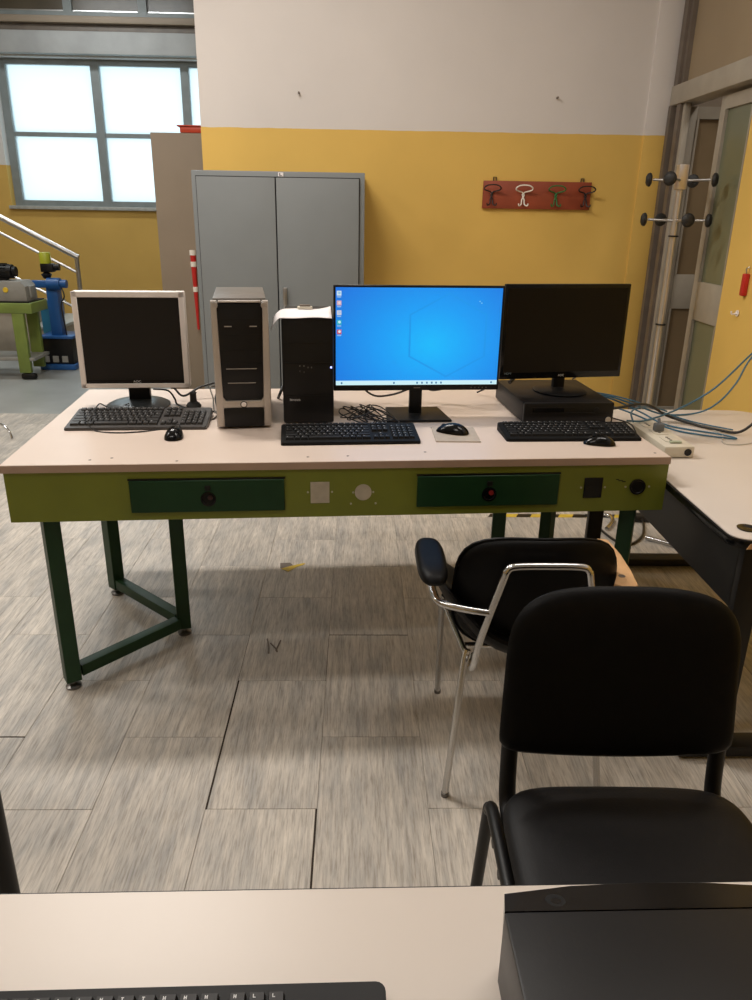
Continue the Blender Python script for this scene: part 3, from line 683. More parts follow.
def mouse(label, loc, rz, m, l=0.112, w=0.064, h=0.036):
    t = thing('mouse', label, 'mouse', loc, rz)
    def bend(a, b, c):
        s = 0.5 + b / l
        hh = h * (0.62 + 0.38 * math.sin(PI * min(1, max(0, s)) ** 0.8)) - 0.004
        rr = max(0, 1 - (2 * a / w) ** 2 * 0.35)
        return (a * (0.92 + 0.12 * math.cos(PI * s)), b, max(0.0, c * 2 / h * hh * rr if c > 0 else 0) + 0.0015)
    bmx = B().pad(w, l, h, bend, 2.6, 32, 8, 3.0); bmx.obj('body', m, t)
    def zs(b_): return 0.0015 + h * (0.62 + 0.38 * math.sin(PI * (0.5 + b_ / l) ** 0.8)) - 0.004
    B().lathe([(0.006, -0.0035), (0.0085, -0.0025), (0.0085, 0.0025), (0.006, 0.0035)], (0, l * 0.28, zs(l * 0.28) - 0.008), 16, 'x').obj('wheel', M_rubber, t)
    return t
m1 = mouse('small black mouse in front of the dark grey keyboard', D(0.453, 0.285), rz(0), M_blackg, 0.108, 0.064, 0.040)
# mouse pad and mouse 2
t = thing('mouse_mat', 'small worn grey mouse mat between the two black keyboards', 'mouse mat', D(1.395, 0.275), rz(-4))
B().box(-0.078, 0.072, -0.09, 0.09, 0, 0.004, 0.0015, 1).obj('mat', M_padgrey, t)
m2 = mouse('black mouse lying on the grey mouse mat', D(1.385, 0.290, DH + 0.004), rz(62), M_blackg, 0.115, 0.064, 0.037)
m3 = mouse('black mouse in front of the rightmost keyboard', D(1.850, 0.145), rz(78), M_blackg, 0.105, 0.06, 0.034)

# ------------------------------------------------------------------ monitor 1 (silver, square)
t = thing('square_monitor', 'old square silver-framed monitor, switched off, at left of workbench', 'monitor', D(0.252, 0.728), rz(0.5))
W1, H1 = 0.398, 0.352; zc = 0.072 + H1 / 2
B().box(-W1 / 2, W1 / 2, -0.012, 0.030, 0.072, 0.072 + H1, 0.005).obj('casing', M_silver, t)
bz = B()
for a in ((-W1 / 2, W1 / 2, 0.072 + H1 - 0.021, 0.072 + H1), (-W1 / 2, W1 / 2, 0.072, 0.072 + 0.017), (-W1 / 2, -W1 / 2 + 0.020, 0.072, 0.072 + H1), (W1 / 2 - 0.020, W1 / 2, 0.072, 0.072 + H1)):
    bz.box(a[0], a[1], -0.019, -0.0121, a[2], a[3], 0.002, 1)
bz.obj('bezel', M_silver, t)
B().box(-W1 / 2 + 0.020, W1 / 2 - 0.020, -0.015, -0.0122, 0.089, 0.072 + H1 - 0.021).obj('screen', M_screen, t)
B().box(-W1 / 2 + 0.020, W1 / 2 - 0.020, -0.0165, -0.0151, 0.089, 0.104).obj('lower_bezel', M_screeng, t)
text_obj('AOC', 0.013, M_legend, t, (0.006, -0.0170, 0.096), (PI / 2, 0, 0))
B().box(-0.13, 0.13, 0.0305, 0.055, 0.12, 0.37, 0.02).obj('rear_shell', M_blackp, t)
B().box(-0.040, 0.040, 0.030, 0.058, 0.012, 0.16, 0.004).obj('neck', M_blackp, t)
B().lathe([(0.118, 0.0), (0.120, 0.006), (0.105, 0.013), (0.05, 0.018)], (0, 0.0, 0), 40, sx=0.98, sy=1.12).obj('base', newmat('dark_grey_base', (0.03, 0.035, 0.037), 0.3, var=0), t)

# ------------------------------------------------------------------ tower 1 (silver black)
t = thing('silver_tower_computer', 'silver and black tower computer right of the square monitor', 'computer', D(0.676, 0.388), rz(4.0))
w, h, d = 0.186, 0.432, 0.42
B().box(-w / 2 + 0.006, w / 2 - 0.006, 0.0305, d, 0.008, h + 0.002, 0.003).obj('case', M_casetop, t)
for s in (-1, 1):
    B().prism([(s * (w / 2 - (0.027 if z < 0.2 else 0.019)), z) for z in (0.008, h - 0.003)] + [(s * (w / 2 + 0.0), z) for z in (h - 0.003, 0.008)], -0.008, 0.03, 0.005, 'y').obj('side_fairing', M_silver2, t)
    B().cyl((s * (w / 2 - 0.013), -0.009, h - 0.018), (s * (w / 2 - 0.013), 0.02, h - 0.013), 0.0105, 16).obj('corner_cap', M_silver2, t)
B().box(-w / 2 + 0.018, w / 2 - 0.018, 0.0, 0.0295, 0.098, h - 0.012, 0.003).obj('front_panel', M_blackp, t)
B().box(-w / 2 + 0.026, w / 2 - 0.026, -0.012, 0.03, 0.008, 0.074, 0.004).obj('lower_panel', M_blackp, t)
B().prism([(-w / 2 + 0.022, 0.071), (w / 2 - 0.022, 0.071), (w / 2 - 0.022, 0.115), (w / 2 - 0.034, 0.097), (-w / 2 + 0.034, 0.097), (-w / 2 + 0.022, 0.115)], -0.006, 0.028, 0.002, 'y').obj('silver_band', M_silver2, t)
B().lathe([(0.0095, -0.0005), (0.0115, -0.002), (0.0115, 0.0), (0.009, 0.0)], (0, -0.006, 0.085), 24, 'y').obj('power_ring', M_blackp, t)
B().lathe([(0.0088, -0.001), (0.007, -0.003), (0.0001, -0.003)], (0, -0.006, 0.085), 24, 'y').obj('power_button', M_silver, t)
for z, x0, x1 in ((0.205, -0.053, 0.048), (0.157, -0.05, 0.043)):
    B().box(x0, x1, -0.003, 0.0, z, z + 0.0022).obj('drive_slot', M_silver2, t)
for x, z in ((-0.04, 0.345), (0.042, 0.345)): B().box(x - 0.012, x + 0.012, -0.003, 0, z, z + 0.003).obj('drive_button', M_silver2, t)
for z in (0.37, 0.318, 0.268, 0.225): B().box(-w / 2 + 0.027, w / 2 - 0.027, -0.001, 0.0, z, z + 0.0015).obj('panel_seam', M_key, t)
B().box(-w / 2 + 0.024, w / 2 - 0.024, -0.004, 0.028, h - 0.009, h - 0.0035, 0.001, 1).obj('top_lip', M_silver2, t)
text_obj('POWER', 0.006, M_key, t, (-0.045, -0.0066, 0.085), (PI / 2, 0, 0)) if False else None
for x in (-0.07, 0.07):
    for y in (0.05, 0.35): B().cyl((x, y, 0), (x, y, 0.009), 0.012, 12).obj('rubber_foot', M_rubber, t)

# ------------------------------------------------------------------ tower 2 (black)
t = thing('black_tower_computer', 'slim black tower computer with paper on top, left of lit monitor', 'computer', D(0.897, 0.438), rz(-1.0))
w, h, d = 0.177, 0.366, 0.36
B().box(-w / 2, w / 2, 0.022, d, 0.004, h, 0.003).obj('case', M_blackm, t)
B().box(-w / 2, w / 2, 0.0, 0.0215, 0.004, h, 0.006).obj('front_panel', M_blackp, t)
B().box(-w / 2 + 0.006, w / 2 - 0.004, -0.002, 0.0, 0.216, 0.2175).box(-w / 2 + 0.006, w / 2 - 0.004, -0.002, 0.0, 0.10, 0.1015).obj('panel_seam', M_key, t)
B().box(-w / 2 + 0.006, w / 2 - 0.006, -0.0015, 0.0, 0.285, 0.2862).obj('panel_seam', M_key, t)
text_obj('lenovo', 0.0135, M_legend, t, (-0.047, -0.0008, 0.087), (PI / 2, 0, 0))
B().box(w / 2 - 0.012, w / 2 - 0.006, -0.002, 0.0, 0.198, 0.204).obj('indicator_light', M_led, t)
for x, z, ww in ((-0.028, 0.203, .004), (-0.014, 0.203, .004), (-0.0, 0.198, .003), (0.012, 0.198, .003), (-0.028, 0.185, .002), (-0.014, 0.182, .002)):
    B().box(x - ww / 2, x + ww / 2, -0.0015, 0, z, z + 0.005).obj('port', M_casetop, t)
# sheet of paper
t = thing('paper_sheet', 'creased white paper sheet draped over the black tower computer', 'paper', D(0.882, 0.438, DH + 0.3665), rz(-1.0))
pb = B(); nx, ny = 16, 6; grid = []
for j in range(ny + 1):
    row = []
    for i in range(nx + 1):
        x = -0.120 + 0.218 * i / nx; y = -0.006 + 0.25 * j / ny
        z = 0.001
        edge = -0.072
        if x < edge:
            d_ = edge - x; z -= d_ * d_ * 18 * (1.2 - 0.6 * j / ny); x = edge - d_ * 0.8
        z += 0.0018 * (1 + math.sin(x * 40 + y * 12)) + (0.010 * ((i / nx) ** 6) * (j / ny))
        row.append(pb.bm.verts.new((x, y, z)))
    grid.append(row)
for j in range(ny):
    for i in range(nx): pb.bm.faces.new((grid[j][i], grid[j][i + 1], grid[j + 1][i + 1], grid[j + 1][i]))
o = pb.obj('sheet', M_paper, t); md = o.modifiers.new('s', 'SOLIDIFY'); md.thickness = 0.0006
t = thing('small_clip', 'small brown and black clip lying on the white paper', 'clip', D(0.890, 0.66, DH + 0.3715), rz(4))
B().box(-0.027, 0.027, -0.012, 0.012, 0, 0.010, 0.002).obj('body', M_strip, t)
B().box(-0.019, 0.019, -0.010, 0.010, 0.0101, 0.016, 0.002).obj('pad', M_framedk, t)

# ------------------------------------------------------------------ monitor 2 (lit)
t = thing('lit_monitor', 'large black monitor showing a bright blue desktop screen', 'monitor', D(1.292, 0.525, DH + 0.001), rz(0.6))
W2, z0m, z1m = 0.607, 0.098, 0.469; cz = (z0m + z1m) / 2
def scr_mat():
    m = emis('blue_desktop_picture', (0.02, 0.25, 0.9), 1.0); nt = m.node_tree; b = nt.nodes['Principled BSDF']
    tc = nt.nodes.new('ShaderNodeTexCoord'); mp = nt.nodes.new('ShaderNodeMapping')
    mp.inputs['Location'].default_value = (-0.045, 0, -(cz - 0.02) * 1.3); mp.inputs['Scale'].default_value = (1.0, 0, 1.3)
    nt.links.new(tc.outputs['Object'], mp.inputs[0])
    ln = nt.nodes.new('ShaderNodeVectorMath'); ln.operation = 'LENGTH'; nt.links.new(mp.outputs[0], ln.inputs[0])
    r = nt.nodes.new('ShaderNodeValToRGB'); e = r.color_ramp.elements
    e[0].position = 0.0; e[0].color = (0.006, 0.49, 0.98, 1); e[1].position = 0.42; e[1].color = (0.007, 0.17, 0.72, 1)
    x = e.new(0.17); x.color = (0.006, 0.34, 0.91, 1)
    nt.links.new(ln.outputs['Value'], r.inputs[0]); nt.links.new(r.outputs[0], b.inputs['Emission Color']); return m
B().box(-W2 / 2, W2 / 2, 0.0, 0.012, z0m, z1m, 0.002, 1).obj('casing', M_blackp, t)
B().box(-W2 / 2 + 0.09, W2 / 2 - 0.09, 0.012, 0.042, z0m + 0.06, z1m - 0.09, 0.012).obj('rear_shell', M_blackp, t)
scr = B().box(-W2 / 2 + 0.008, W2 / 2 - 0.008, -0.0012, -0.0002, z0m + 0.021, z1m - 0.008).obj('screen', scr_mat(), t)
B().box(-W2 / 2 + 0.008, W2 / 2 - 0.008, -0.0018, -0.0013, z0m + 0.021, z0m + 0.037).obj('taskbar', emis('taskbar_light', (0.62, 0.90, 0.97), 0.95), scr)
hx = emis('faint_hexagon', (0.006, 0.315, 0.88), 0.96)
def hexring(R, wd, m, y):
    q = B(); cxh, czh = 0.105, cz + 0.012
    vs = []
    for rr in (R, R - wd):
        for k in range(6):
            a = PI / 2 + k * PI / 3; vs.append((cxh + rr * math.cos(a) * 1.08, y, czh + rr * math.sin(a)))
    q._faces(vs, [(k, (k + 1) % 6, 6 + (k + 1) % 6, 6 + k) for k in range(6)]); return q.obj('wallpaper_hexagon', m, scr)
hexring(0.150, 0.007, hx, -0.00135)
icw = -W2 / 2 + 0.020
for k, (colr, c2) in enumerate((((0.75, 0.92, 1.0), (0.3, 0.6, 0.9)), ((0.85, 0.5, 0.55), (0.8, 0.7, 0.8)), ((0.75, 0.75, 0.85), (0.45, 0.6, 0.9)), ((0.05, 0.55, 0.65), (0.6, 0.9, 1.0)), ((0.75, 0.12, 0.18), (0.85, 0.85, 0.9)))):
    zt = z1m - 0.020 - 0.033 * k
    ic = B().box(icw - 0.008, icw + 0.008, -0.0019, -0.0013, zt - 0.016, zt, 0.0).obj('desktop_icon', emis('icon', colr, 0.8), scr)
    B().lathe([(0.0048, 0), (0.0048, -0.0003)], (icw + 0.001, -0.0019, zt - 0.007), 12, 'y').obj('icon_mark', emis('icon_mark', c2, 0.9), scr)
    B().box(icw - 0.007, icw + 0.007, -0.0017, -0.0013, zt - 0.0225, zt - 0.0185).obj('icon_caption', emis('icon_caption', (0.35, 0.6, 0.95), 0.8), scr)
im = emis('taskbar_icon', (0.05, 0.25, 0.5), 0.8)
for x in (-0.275, -0.085, 0.0, 0.018, 0.036, 0.054, 0.070, 0.088, 0.275): B().box(x - 0.003, x + 0.003, -0.0022, -0.0019, z0m + 0.025, z0m + 0.032).obj('taskbar_icon', im, scr)
for x, z in ((0.215, cz + 0.13), (0.222, cz + 0.124)): B().box(x - 0.002, x + 0.002, -0.0016, -0.0013, z, z + 0.004).obj('cursor', emis('cursor', (0.3, 0.7, 1), 0.9), scr)
B().box(-0.012, 0.012, -0.0004, 0, z0m + 0.008, z0m + 0.0115).obj('maker_mark', M_casetop, t)
for k in range(5): B().box(0.20 + 0.014 * k, 0.204 + 0.014 * k, -0.0004, 0, z0m + 0.008, z0m + 0.011).obj('menu_mark', M_casetop, t)
B().box(-0.023, 0.023, 0.016, 0.040, 0.006, 0.2, 0.003).obj('neck', M_blackp, t)
B().prism([(-0.118, -0.085), (0.118, -0.085), (0.100, 0.115), (-0.100, 0.115)], 0, 0.009, 0.002).obj('base', M_blackp, t)

# ------------------------------------------------------------------ desktop box and monitor 3
BXZ = 0.079
t = thing('desktop_computer', 'flat black desktop computer box lying under the dark right monitor', 'computer', D(1.826, 0.392, DH + 0.001), rz(0.5))
B().box(-0.166, 0.166, 0.02, 0.405, 0.006, BXZ, 0.004).obj('case', M_blackm, t)
B().box(-0.166, 0.166, 0.0, 0.0195, 0.004, BXZ, 0.005).obj('front_panel', M_blackp, t)
B().box(-0.14, 0.14, -0.002, 0.0, 0.042, 0.044).box(-0.14, 0.02, -0.002, 0.0, 0.062, 0.064).obj('panel_seam', M_key, t)
B().box(-0.135, -0.02, -0.0015, 0.0, 0.046, 0.060).obj('drive_door', M_blackg, t)
B().lathe([(0.011, 0), (0.010, -0.002), (0.0001, -0.002)], (0.148, 0, 0.016), 16, 'y').obj('badge', M_metalplate, t)
B().lathe([(0.011, 0), (0.010, -0.003), (0.0001, -0.003)], (0.10, 0, 0.052), 16, 'y').obj('power_button', M_key, t)
for x in (-0.14, 0.14):
    for y in (0.05, 0.35): B().cyl((x, y, 0), (x, y, 0.007), 0.012, 12).obj('rubber_foot', M_rubber, t)
t = thing('dark_monitor', 'wide black switched-off monitor standing on the flat desktop box', 'monitor', D(1.850, 0.590, DH + BXZ), rz(6.0))
W3, a0, a1 = 0.488, 0.050, 0.394
B().box(-W3 / 2, W3 / 2, 0.0, 0.018, a0, a1, 0.003).obj('casing', M_blackg, t)
B().box(-W3 / 2 + 0.012, W3 / 2 - 0.012, -0.0012, -0.0002, a0 + 0.024, a1 - 0.014).obj('screen', M_screeng, t)
B().box(-0.15, 0.15, 0.018, 0.042, a0 + 0.05, a1 - 0.06, 0.012).obj('rear_shell', M_blackp, t)
text_obj('AOC', 0.011, M_legend, t, (0.0, -0.0008, a0 + 0.011), (PI / 2, 0, 0))
text_obj('HDMI', 0.011, newmat('faint_blue_print', (0.16, 0.22, 0.28), 0.5, var=0), t, (-0.213, -0.0010, a0 + 0.022), (PI / 2, 0, 0))
B().box(-0.020, 0.024, 0.012, 0.036, 0.010, 0.14, 0.003).obj('neck', M_blackp, t)
B().lathe([(0.098, 0.0), (0.100, 0.006), (0.090, 0.011), (0.03, 0.014)], (0, 0.0, 0), 40, sx=1, sy=1.12).obj('base', M_blackp, t)

# ------------------------------------------------------------------ cables
def cable(label, pts, r, m, name='cable', sm=6, n=8):
    return tag(B().tube(pts, r, n, sm).obj(name, m), label, 'cable')
def DP(l): return [D(u, v, z) for u, v, z in l]
# mouse cable over keyboard 1
cable('thin black mouse cable looping over the dark grey keyboard', DP([(0.46, 0.352, .812), (0.455, 0.36, .822), (0.40, 0.375, .803), (0.33, 0.345, .8025), (0.25, 0.335, .8025), (0.18, 0.36, .803), (0.155, 0.378, .822), (0.152, 0.40, .832), (0.15, 0.47, .838), (0.145, 0.54, .842), (0.145, 0.60, .838), (0.17, 0.655, .805), (0.23, 0.668, .8225)]), 0.0022, M_cable)
g = 0.0035
cable('black cable running from the silver monitor towards the tower', DP([(0.33, 0.78, .88), (0.37, 0.82, .85), (0.41, 0.80, .82), (0.47, 0.84, .845), (0.54, 0.86, .86), (0.60, 0.88, .85), (0.66, 0.87, .81)]), 0.0045, M_cable)
cable('black cable hanging behind the silver monitor base', DP([(0.30, 0.79, .85), (0.36, 0.76, .85), (0.385, 0.75, .82), (0.40, 0.72, .804), (0.47, 0.64, .803), (0.555, 0.61, .803)]), 0.0035, M_cable)
cable('black cable beside the silver tower computer', DP([(0.56, 0.60, .803), (0.555, 0.66, .804), (0.54, 0.74, .83), (0.56, 0.80, .86), (0.58, 0.86, .82)]), 0.003, M_cable)
cable('grey cable curling beside the silver tower computer', DP([(0.555, 0.50, .803), (0.565, 0.56, .805), (0.545, 0.63, .805), (0.535, 0.71, .83), (0.52, 0.78, .86), (0.56, 0.84, .845), (0.57, 0.90, .83)]), 0.0028, newmat('grey_cable', (0.12, 0.10, 0.08), 0.5, var=0))
t = thing('black_plug', 'small black plug standing upright beside the silver tower', 'plug', D(0.462, 0.70), rz(0))
B().lathe([(0.027, 0), (0.029, 0.006), (0.022, 0.016), (0.013, 0.022), (0.012, 0.050), (0.014, 0.056), (0.006, 0.062)], n=20).obj('body', M_rubber, t)
cable('black cable between the two tower computers', DP([(0.778, 0.83, .803), (0.788, 0.80, .83), (0.80, 0.84, .85), (0.80, 0.88, .82)]), 0.006, M_cable)
# tangle in front of tower 2 / monitor 2
rnd = random.Random(3)
for q, lb in enumerate(('coiled thin black cable right of the black tower', 'second coiled thin black cable at the foot of the lit monitor', 'thin brown-black cable loop beside the black keyboard')):
    pts = []
    for k in range(12 + 2 * q):
        a = k * 1.9 + q
        pts.append((1.035 + 0.008 * k + 0.05 * math.cos(a) + 0.015 * q, 0.50 + 0.10 * math.sin(a * 0.9 + q), 0.804 + 0.011 * (k % 3) + 0.004 * q))
    pts.append((1.10 + 0.03 * q, 0.37, 0.825 - 0.003 * q))
    cable(lb, DP(pts), 0.0022, M_cable)
# behind monitor 2
cable('black cable drooping behind the lit monitor, left loop', DP([(1.10, 0.66, .93), (1.11, 0.72, .87), (1.16, 0.74, .83), (1.23, 0.72, .84), (1.28, 0.64, .88)]), 0.004, M_cable)
cable('black cable drooping behind the lit monitor, long loop', DP([(1.13, 0.64, .92), (1.15, 0.74, .88), (1.26, 0.76, .865), (1.38, 0.74, .87), (1.46, 0.70, .90)]), 0.004, M_cable)
cable('thick black cable behind the neck of the lit monitor', DP([(1.33, 0.62, .90), (1.38, 0.70, .862), (1.45, 0.72, .87), (1.50, 0.66, .91)]), 0.006, M_cable)
cable('black cable hooking out behind the lit monitor, right', DP([(1.52, 0.64, .91), (1.54, 0.70, .868), (1.57, 0.72, .862), (1.60, 0.72, .88), (1.635, 0.74, .893), (1.64, 0.82, .85), (1.60, 0.88, .81)]), 0.0035, M_cable)
# around monitor 3 base
cable('black cable sagging behind the foot of the dark monitor', DP([(1.76, 0.64, .98), (1.77, 0.67, .935), (1.82, 0.68, .925), (1.88, 0.69, .93), (1.93, 0.66, .975)]), 0.004, M_cable)
cable('black connector lead left of the dark monitor foot', DP([(1.76, 0.63, .955), (1.72, 0.64, .94), (1.70, 0.66, .925), (1.665, 0.63, .904)]), 0.007, M_cable)
cable('thin black cable looping at the right rear of the desktop box', DP([(1.96, 0.83, .90), (1.985, 0.76, .93), (2.02, 0.78, .94), (2.03, 0.82, .91), (2.01, 0.90, .86)]), 0.003, M_cable)

# ------------------------------------------------------------------ white side table
TZ = 0.71
t = thing('side_table', 'white-topped table on black legs adjoining the right end of workbench', 'table', (1.405, 0.20, 0))
TW, TL = 0.75, 1.43
B().prism(rrect(0, TW, 0, TL, (0.06, 0.12, 0.02, 0.05)), TZ - 0.004, TZ, 0.001).obj('top', M_white, t)
B().prism(rrect(-0.006, TW + 0.006, -0.006, TL + 0.006, (0.066, 0.126, 0.026, 0.056)), TZ - 0.028, TZ - 0.0045, 0.003).obj('edge_band', M_blackg, t)
B().box(0.035, 0.055, 0.03, TL - 0.06, 0.49, TZ - 0.0285, 0.002, 1).obj('side_rail', M_blackm, t)
B().box(0.056, TW - 0.04, 0.03, 0.05, 0.60, TZ - 0.0285, 0.002, 1).obj('front_rail', M_blackm, t)
for y in (0.01, 1.31):
    B().box(0.035 if y > 1 else 0.035, 0.10, y - 0.004, y + 0.028, 0.048, TZ - 0.0285, 0.003).obj('leg', M_blackm, t)
    f = B().prism([(-0.045, 0.012), (-0.02, 0.047), (0.66, 0.047), (0.68, 0.012)], y - 0.02, y + 0.05, 0.003, 'y').obj('foot', M_blackm, t)
    for x in (-0.01, 0.64): B().cyl((x, y + 0.015, 0), (x, y + 0.015, 0.0125), 0.02, 14).obj('glide', M_rubber, f)
B().lathe([(0.026, -0.001), (0.028, 0.003), (0.018, 0.004), (0.014, 0.002), (0.0001, 0.002)], (0.068, 0.075, TZ), 24).obj('cable_grommet', M_blackg, t)
B().prism([(0.03, TZ - 0.026), (0.075, TZ - 0.024), (0.068, TZ - 0.008), (0.04, TZ - 0.010)], -0.0075, -0.0062, 0, 'y').obj('chipped_edge', M_wood, t, label='chip exposing bare chipboard')

# power strip lying on the side table
t = thing('power_strip', 'long ivory multi-socket power strip lying on the white side table', 'power strip', (1.535, 0.912, TZ + 0.0015), math.radians(2))
SL = 0.37
B().box(-0.055, 0.055, 0, SL, 0.0, 0.042, 0.007).obj('body', M_strip, t)
B().lathe([(0.013, 0), (0.013, -0.002), (0.0001, -0.002)], (0.030, 0, 0.021), 20, 'y').obj('end_socket', M_blackg, t)
for k in range(3):
    y = 0.09 + 0.10 * k
    so = B().prism(rrect(-0.028, 0.028, y - 0.036, y + 0.036, (0.01,) * 4, 3), 0.0421, 0.0445, 0.0005).obj('socket', M_strip, t)
    for dy in (-0.018, 0, 0.018): B().cyl((-0.004 + (0.0), y + dy, 0.0446), (-0.004, y + dy, 0.0454), 0.0055, 8).obj('pin_hole', M_blackp, so)
B().box(-0.02, 0.022, 0.036, 0.052, 0.0421, 0.050, 0.003).obj('rocker_switch', newmat('pale_green_switch', (0.42, 0.46, 0.34), 0.4), t)
tag(B().box(-0.018, 0.018, -0.014, 0.014, 0, 0.03, 0.005).cyl((0, 0, 0.028), (0, 0.01, 0.045), 0.006, 10).obj('wall_plug', newmat('blue_grey_plug', (0.13, 0.14, 0.155), 0.4), None, (1.528, 1.106, TZ + 0.046)), 'small blue-grey plug pushed into the ivory power strip', 'plug')

# cables at right
cable('blue network cable rising from the table to the upper right', [(1.44, 1.20, 0.77), (1.52, 1.24, 0.76), (1.66, 1.36, 0.76), (1.80, 1.45, 0.79), (1.90, 1.46, 0.86), (2.09, 1.58, 0.985), (2.30, 1.70, 1.10), (2.559, 1.84, 1.235)], 0.0038, M_bluecable)
cable('blue network cable curving low across to the right wall', [(1.31, 1.42, 0.81), (1.42, 1.45, 0.812), (1.55, 1.46, 0.775), (1.70, 1.50, 0.722), (1.86, 1.54, 0.718), (1.95, 1.55, 0.76), (2.036, 1.59, 0.84), (2.10, 1.62, 0.95), (2.28, 1.72, 1.08), (2.559, 1.88, 1.215)], 0.0038, M_bluecable)
cable('blue network cable from the desktop box across the table', [(1.30, 1.40, 0.84), (1.42, 1.44, 0.82), (1.55, 1.44, 0.79), (1.66, 1.44, 0.75), (1.78, 1.40, 0.718), (1.90, 1.28, 0.7155)], 0.003, M_bluecable)
cable('blue network cable looping beside the power strip', [(1.33, 1.45, 0.806), (1.44, 1.46, 0.80), (1.58, 1.44, 0.745), (1.66, 1.34, 0.716), (1.82, 1.21, 0.716), (1.85, 1.15, 0.716), (1.74, 1.20, 0.716), (1.64, 1.28, 0.72), (1.47, 1.36, 0.775), (1.33, 1.38, 0.805)], 0.0035, M_bluecable)
cable('short blue cable crossing behind the keyboard corner', [(1.43, 1.11, 0.79), (1.46, 1.22, 0.80), (1.54, 1.34, 0.79), (1.66, 1.50, 0.75), (1.74, 1.56, 0.72)], 0.0035, M_bluecable)
cable('thick black cable sweeping across the white side table', [(1.34, 1.22, 0.806), (1.42, 1.26, 0.806), (1.56, 1.345, 0.80), (1.68, 1.40, 0.74), (1.77, 1.35, 0.719), (1.83, 1.27, 0.719), (1.89, 1.22, 0.722), (1.945, 1.22, 0.76), (1.96, 1.20, 0.81), (1.99, 1.16, 0.90), (2.08, 1.14, 0.99), (2.559, 1.20, 1.11)], 0.0055, M_cable)
cable('thin white cable curling on the side table', [(1.62, 1.25, 0.714), (1.55, 1.32, 0.714), (1.60, 1.42, 0.714), (1.75, 1.38, 0.714), (1.83, 1.24, 0.714), (1.78, 1.10, 0.714), (1.84, 1.08, 0.714), (1.96, 1.14, 0.714), (2.10, 1.22, 0.714)], 0.0022, M_greycable)
cable('thin black cable from the desktop box to the table edge', DP([(1.995, 0.45, .825), (2.02, 0.46, .806), (2.06, 0.38, .80), (2.055, 0.30, .76)]), 0.0025, M_cable)
# floor bits under the bench
tape = thing('hazard_tape', 'yellow and black hazard tape strip stuck on floor behind workbench legs', 'tape', (1.2, 2.11, 0))
for k in range(16):
    x = -0.1 + 0.075 * k
    B().prism([(x, 0), (x + 0.075, 0), (x + 0.095, 0.045), (x + 0.02, 0.045)], 0.0002, 0.0010).obj('stripe', M_tapeY if k % 2 else M_blackp, tape)
t = thing('torn_tape', 'torn piece of yellow and black tape stuck on the floor under workbench', 'tape', (0.10, 1.50, 0))
B().prism([(-0.045, 0.03), (0.0, 0.035), (0.02, 0.0), (-0.01, -0.055), (-0.04, -0.02)], 0.0002, 0.0012).obj('black_piece', M_framedk, t)
B().prism([(-0.035, -0.03), (0.0, -0.06), (0.03, -0.015), (0.07, 0.02), (0.065, 0.03), (0.015, 0.005)], 0.0013, 0.002).obj('yellow_piece', M_tapeY, t)
t = thing('glue_stain', 'small dried brown glue mark on the floor tiles under workbench', 'stain', (0.10, 0.81, 0))
B().tube([(-0.03, 0.06, 0.0006), (-0.02, 0.01, 0.0006), (-0.015, -0.04, 0.0006)], 0.003, 6, 3).tube([(-0.015, 0.03, 0.0006), (0.01, -0.01, 0.0006), (0.015, -0.03, 0.0006)], 0.003, 6, 3).tube([(0.02, 0.05, 0.0006), (0.01, -0.02, 0.0006)], 0.003, 6, 3).obj('mark', M_framedk, t)
cable('black power cable looping on the floor behind the right legs', [(1.62, 2.10, 0.02), (1.66, 1.86, 0.008), (1.72, 1.74, 0.008), (1.84, 1.86, 0.008), (1.90, 2.05, 0.02), (1.86, 2.14, 0.03)], 0.006, M_cable)
t = thing('metal_bar', 'short chrome bar lying on the floor under the side table', 'bar', (1.91, 1.76, 0), math.radians(-42))
B().cyl((-0.09, 0, 0.012), (0.09, 0, 0.012), 0.011, 12).obj('bar', M_chrome, t)
B().cyl((0.09, 0, 0.012), (0.10, 0, 0.012), 0.013, 12).obj('cap', M_rubber, t)
t = thing('bent_tube', 'bent chrome tube lying on the floor behind the workbench legs', 'tube', (1.70, 2.13, 0))
B().tube([(-0.04, 0.12, 0.012), (-0.02, 0.02, 0.012), (0.05, -0.02, 0.012), (0.04, -0.10, 0.012), (-0.02, -0.20, 0.012)], 0.011, 10, 5).obj('tube', M_chrome, t)
t = thing('plug_block', 'black plug adapter with short cable lying under the workbench end', 'plug', (1.90, 2.07, 0))
B().box(-0.09, 0.06, -0.03, 0.03, 0, 0.04, 0.012).obj('body', M_rubber, t)
B().tube([(0.07, 0, 0.02), (0.13, -0.06, 0.02), (0.14, -0.13, 0.02)], 0.008, 8, 4).obj('lead', M_cable, t)

# ------------------------------------------------------------------ chrome armchair (faces the workbench)
AX = 0.862
t = thing('chrome_armchair', 'black vinyl bucket armchair with chrome frame pushed at the workbench', 'armchair', (AX, 0.27, 0))
def seat_bend(a, b, c):
    r2 = (2 * a / 0.52) ** 2; rb = max(0, -2 * b / 0.46)
    return (a, b, 0.425 + 0.170 * r2 ** 1.25 + 0.045 * rb ** 2.5 + 0.05 * r2 * min(1, rb * 1.6) + c)
B().pad(0.505, 0.46, 0.070, seat_bend, 3.4, 56, 12, 5.0).obj('seat', M_leather, t)
def back_bend(a, b, c):
    z = 0.60 + b * 0.98; y = -0.155 - 0.19 * (b + 0.0) * 0.55 + (a ** 2) * 1.2
    return (a, y - 0.03 + c, z)
B().pad(0.418, 0.335, 0.05, lambda a, b, c: back_bend(a + 0.004, b, c), 3.6, 56, 12, 6.0, taper=-0.06).obj('backrest', M_leather, t)
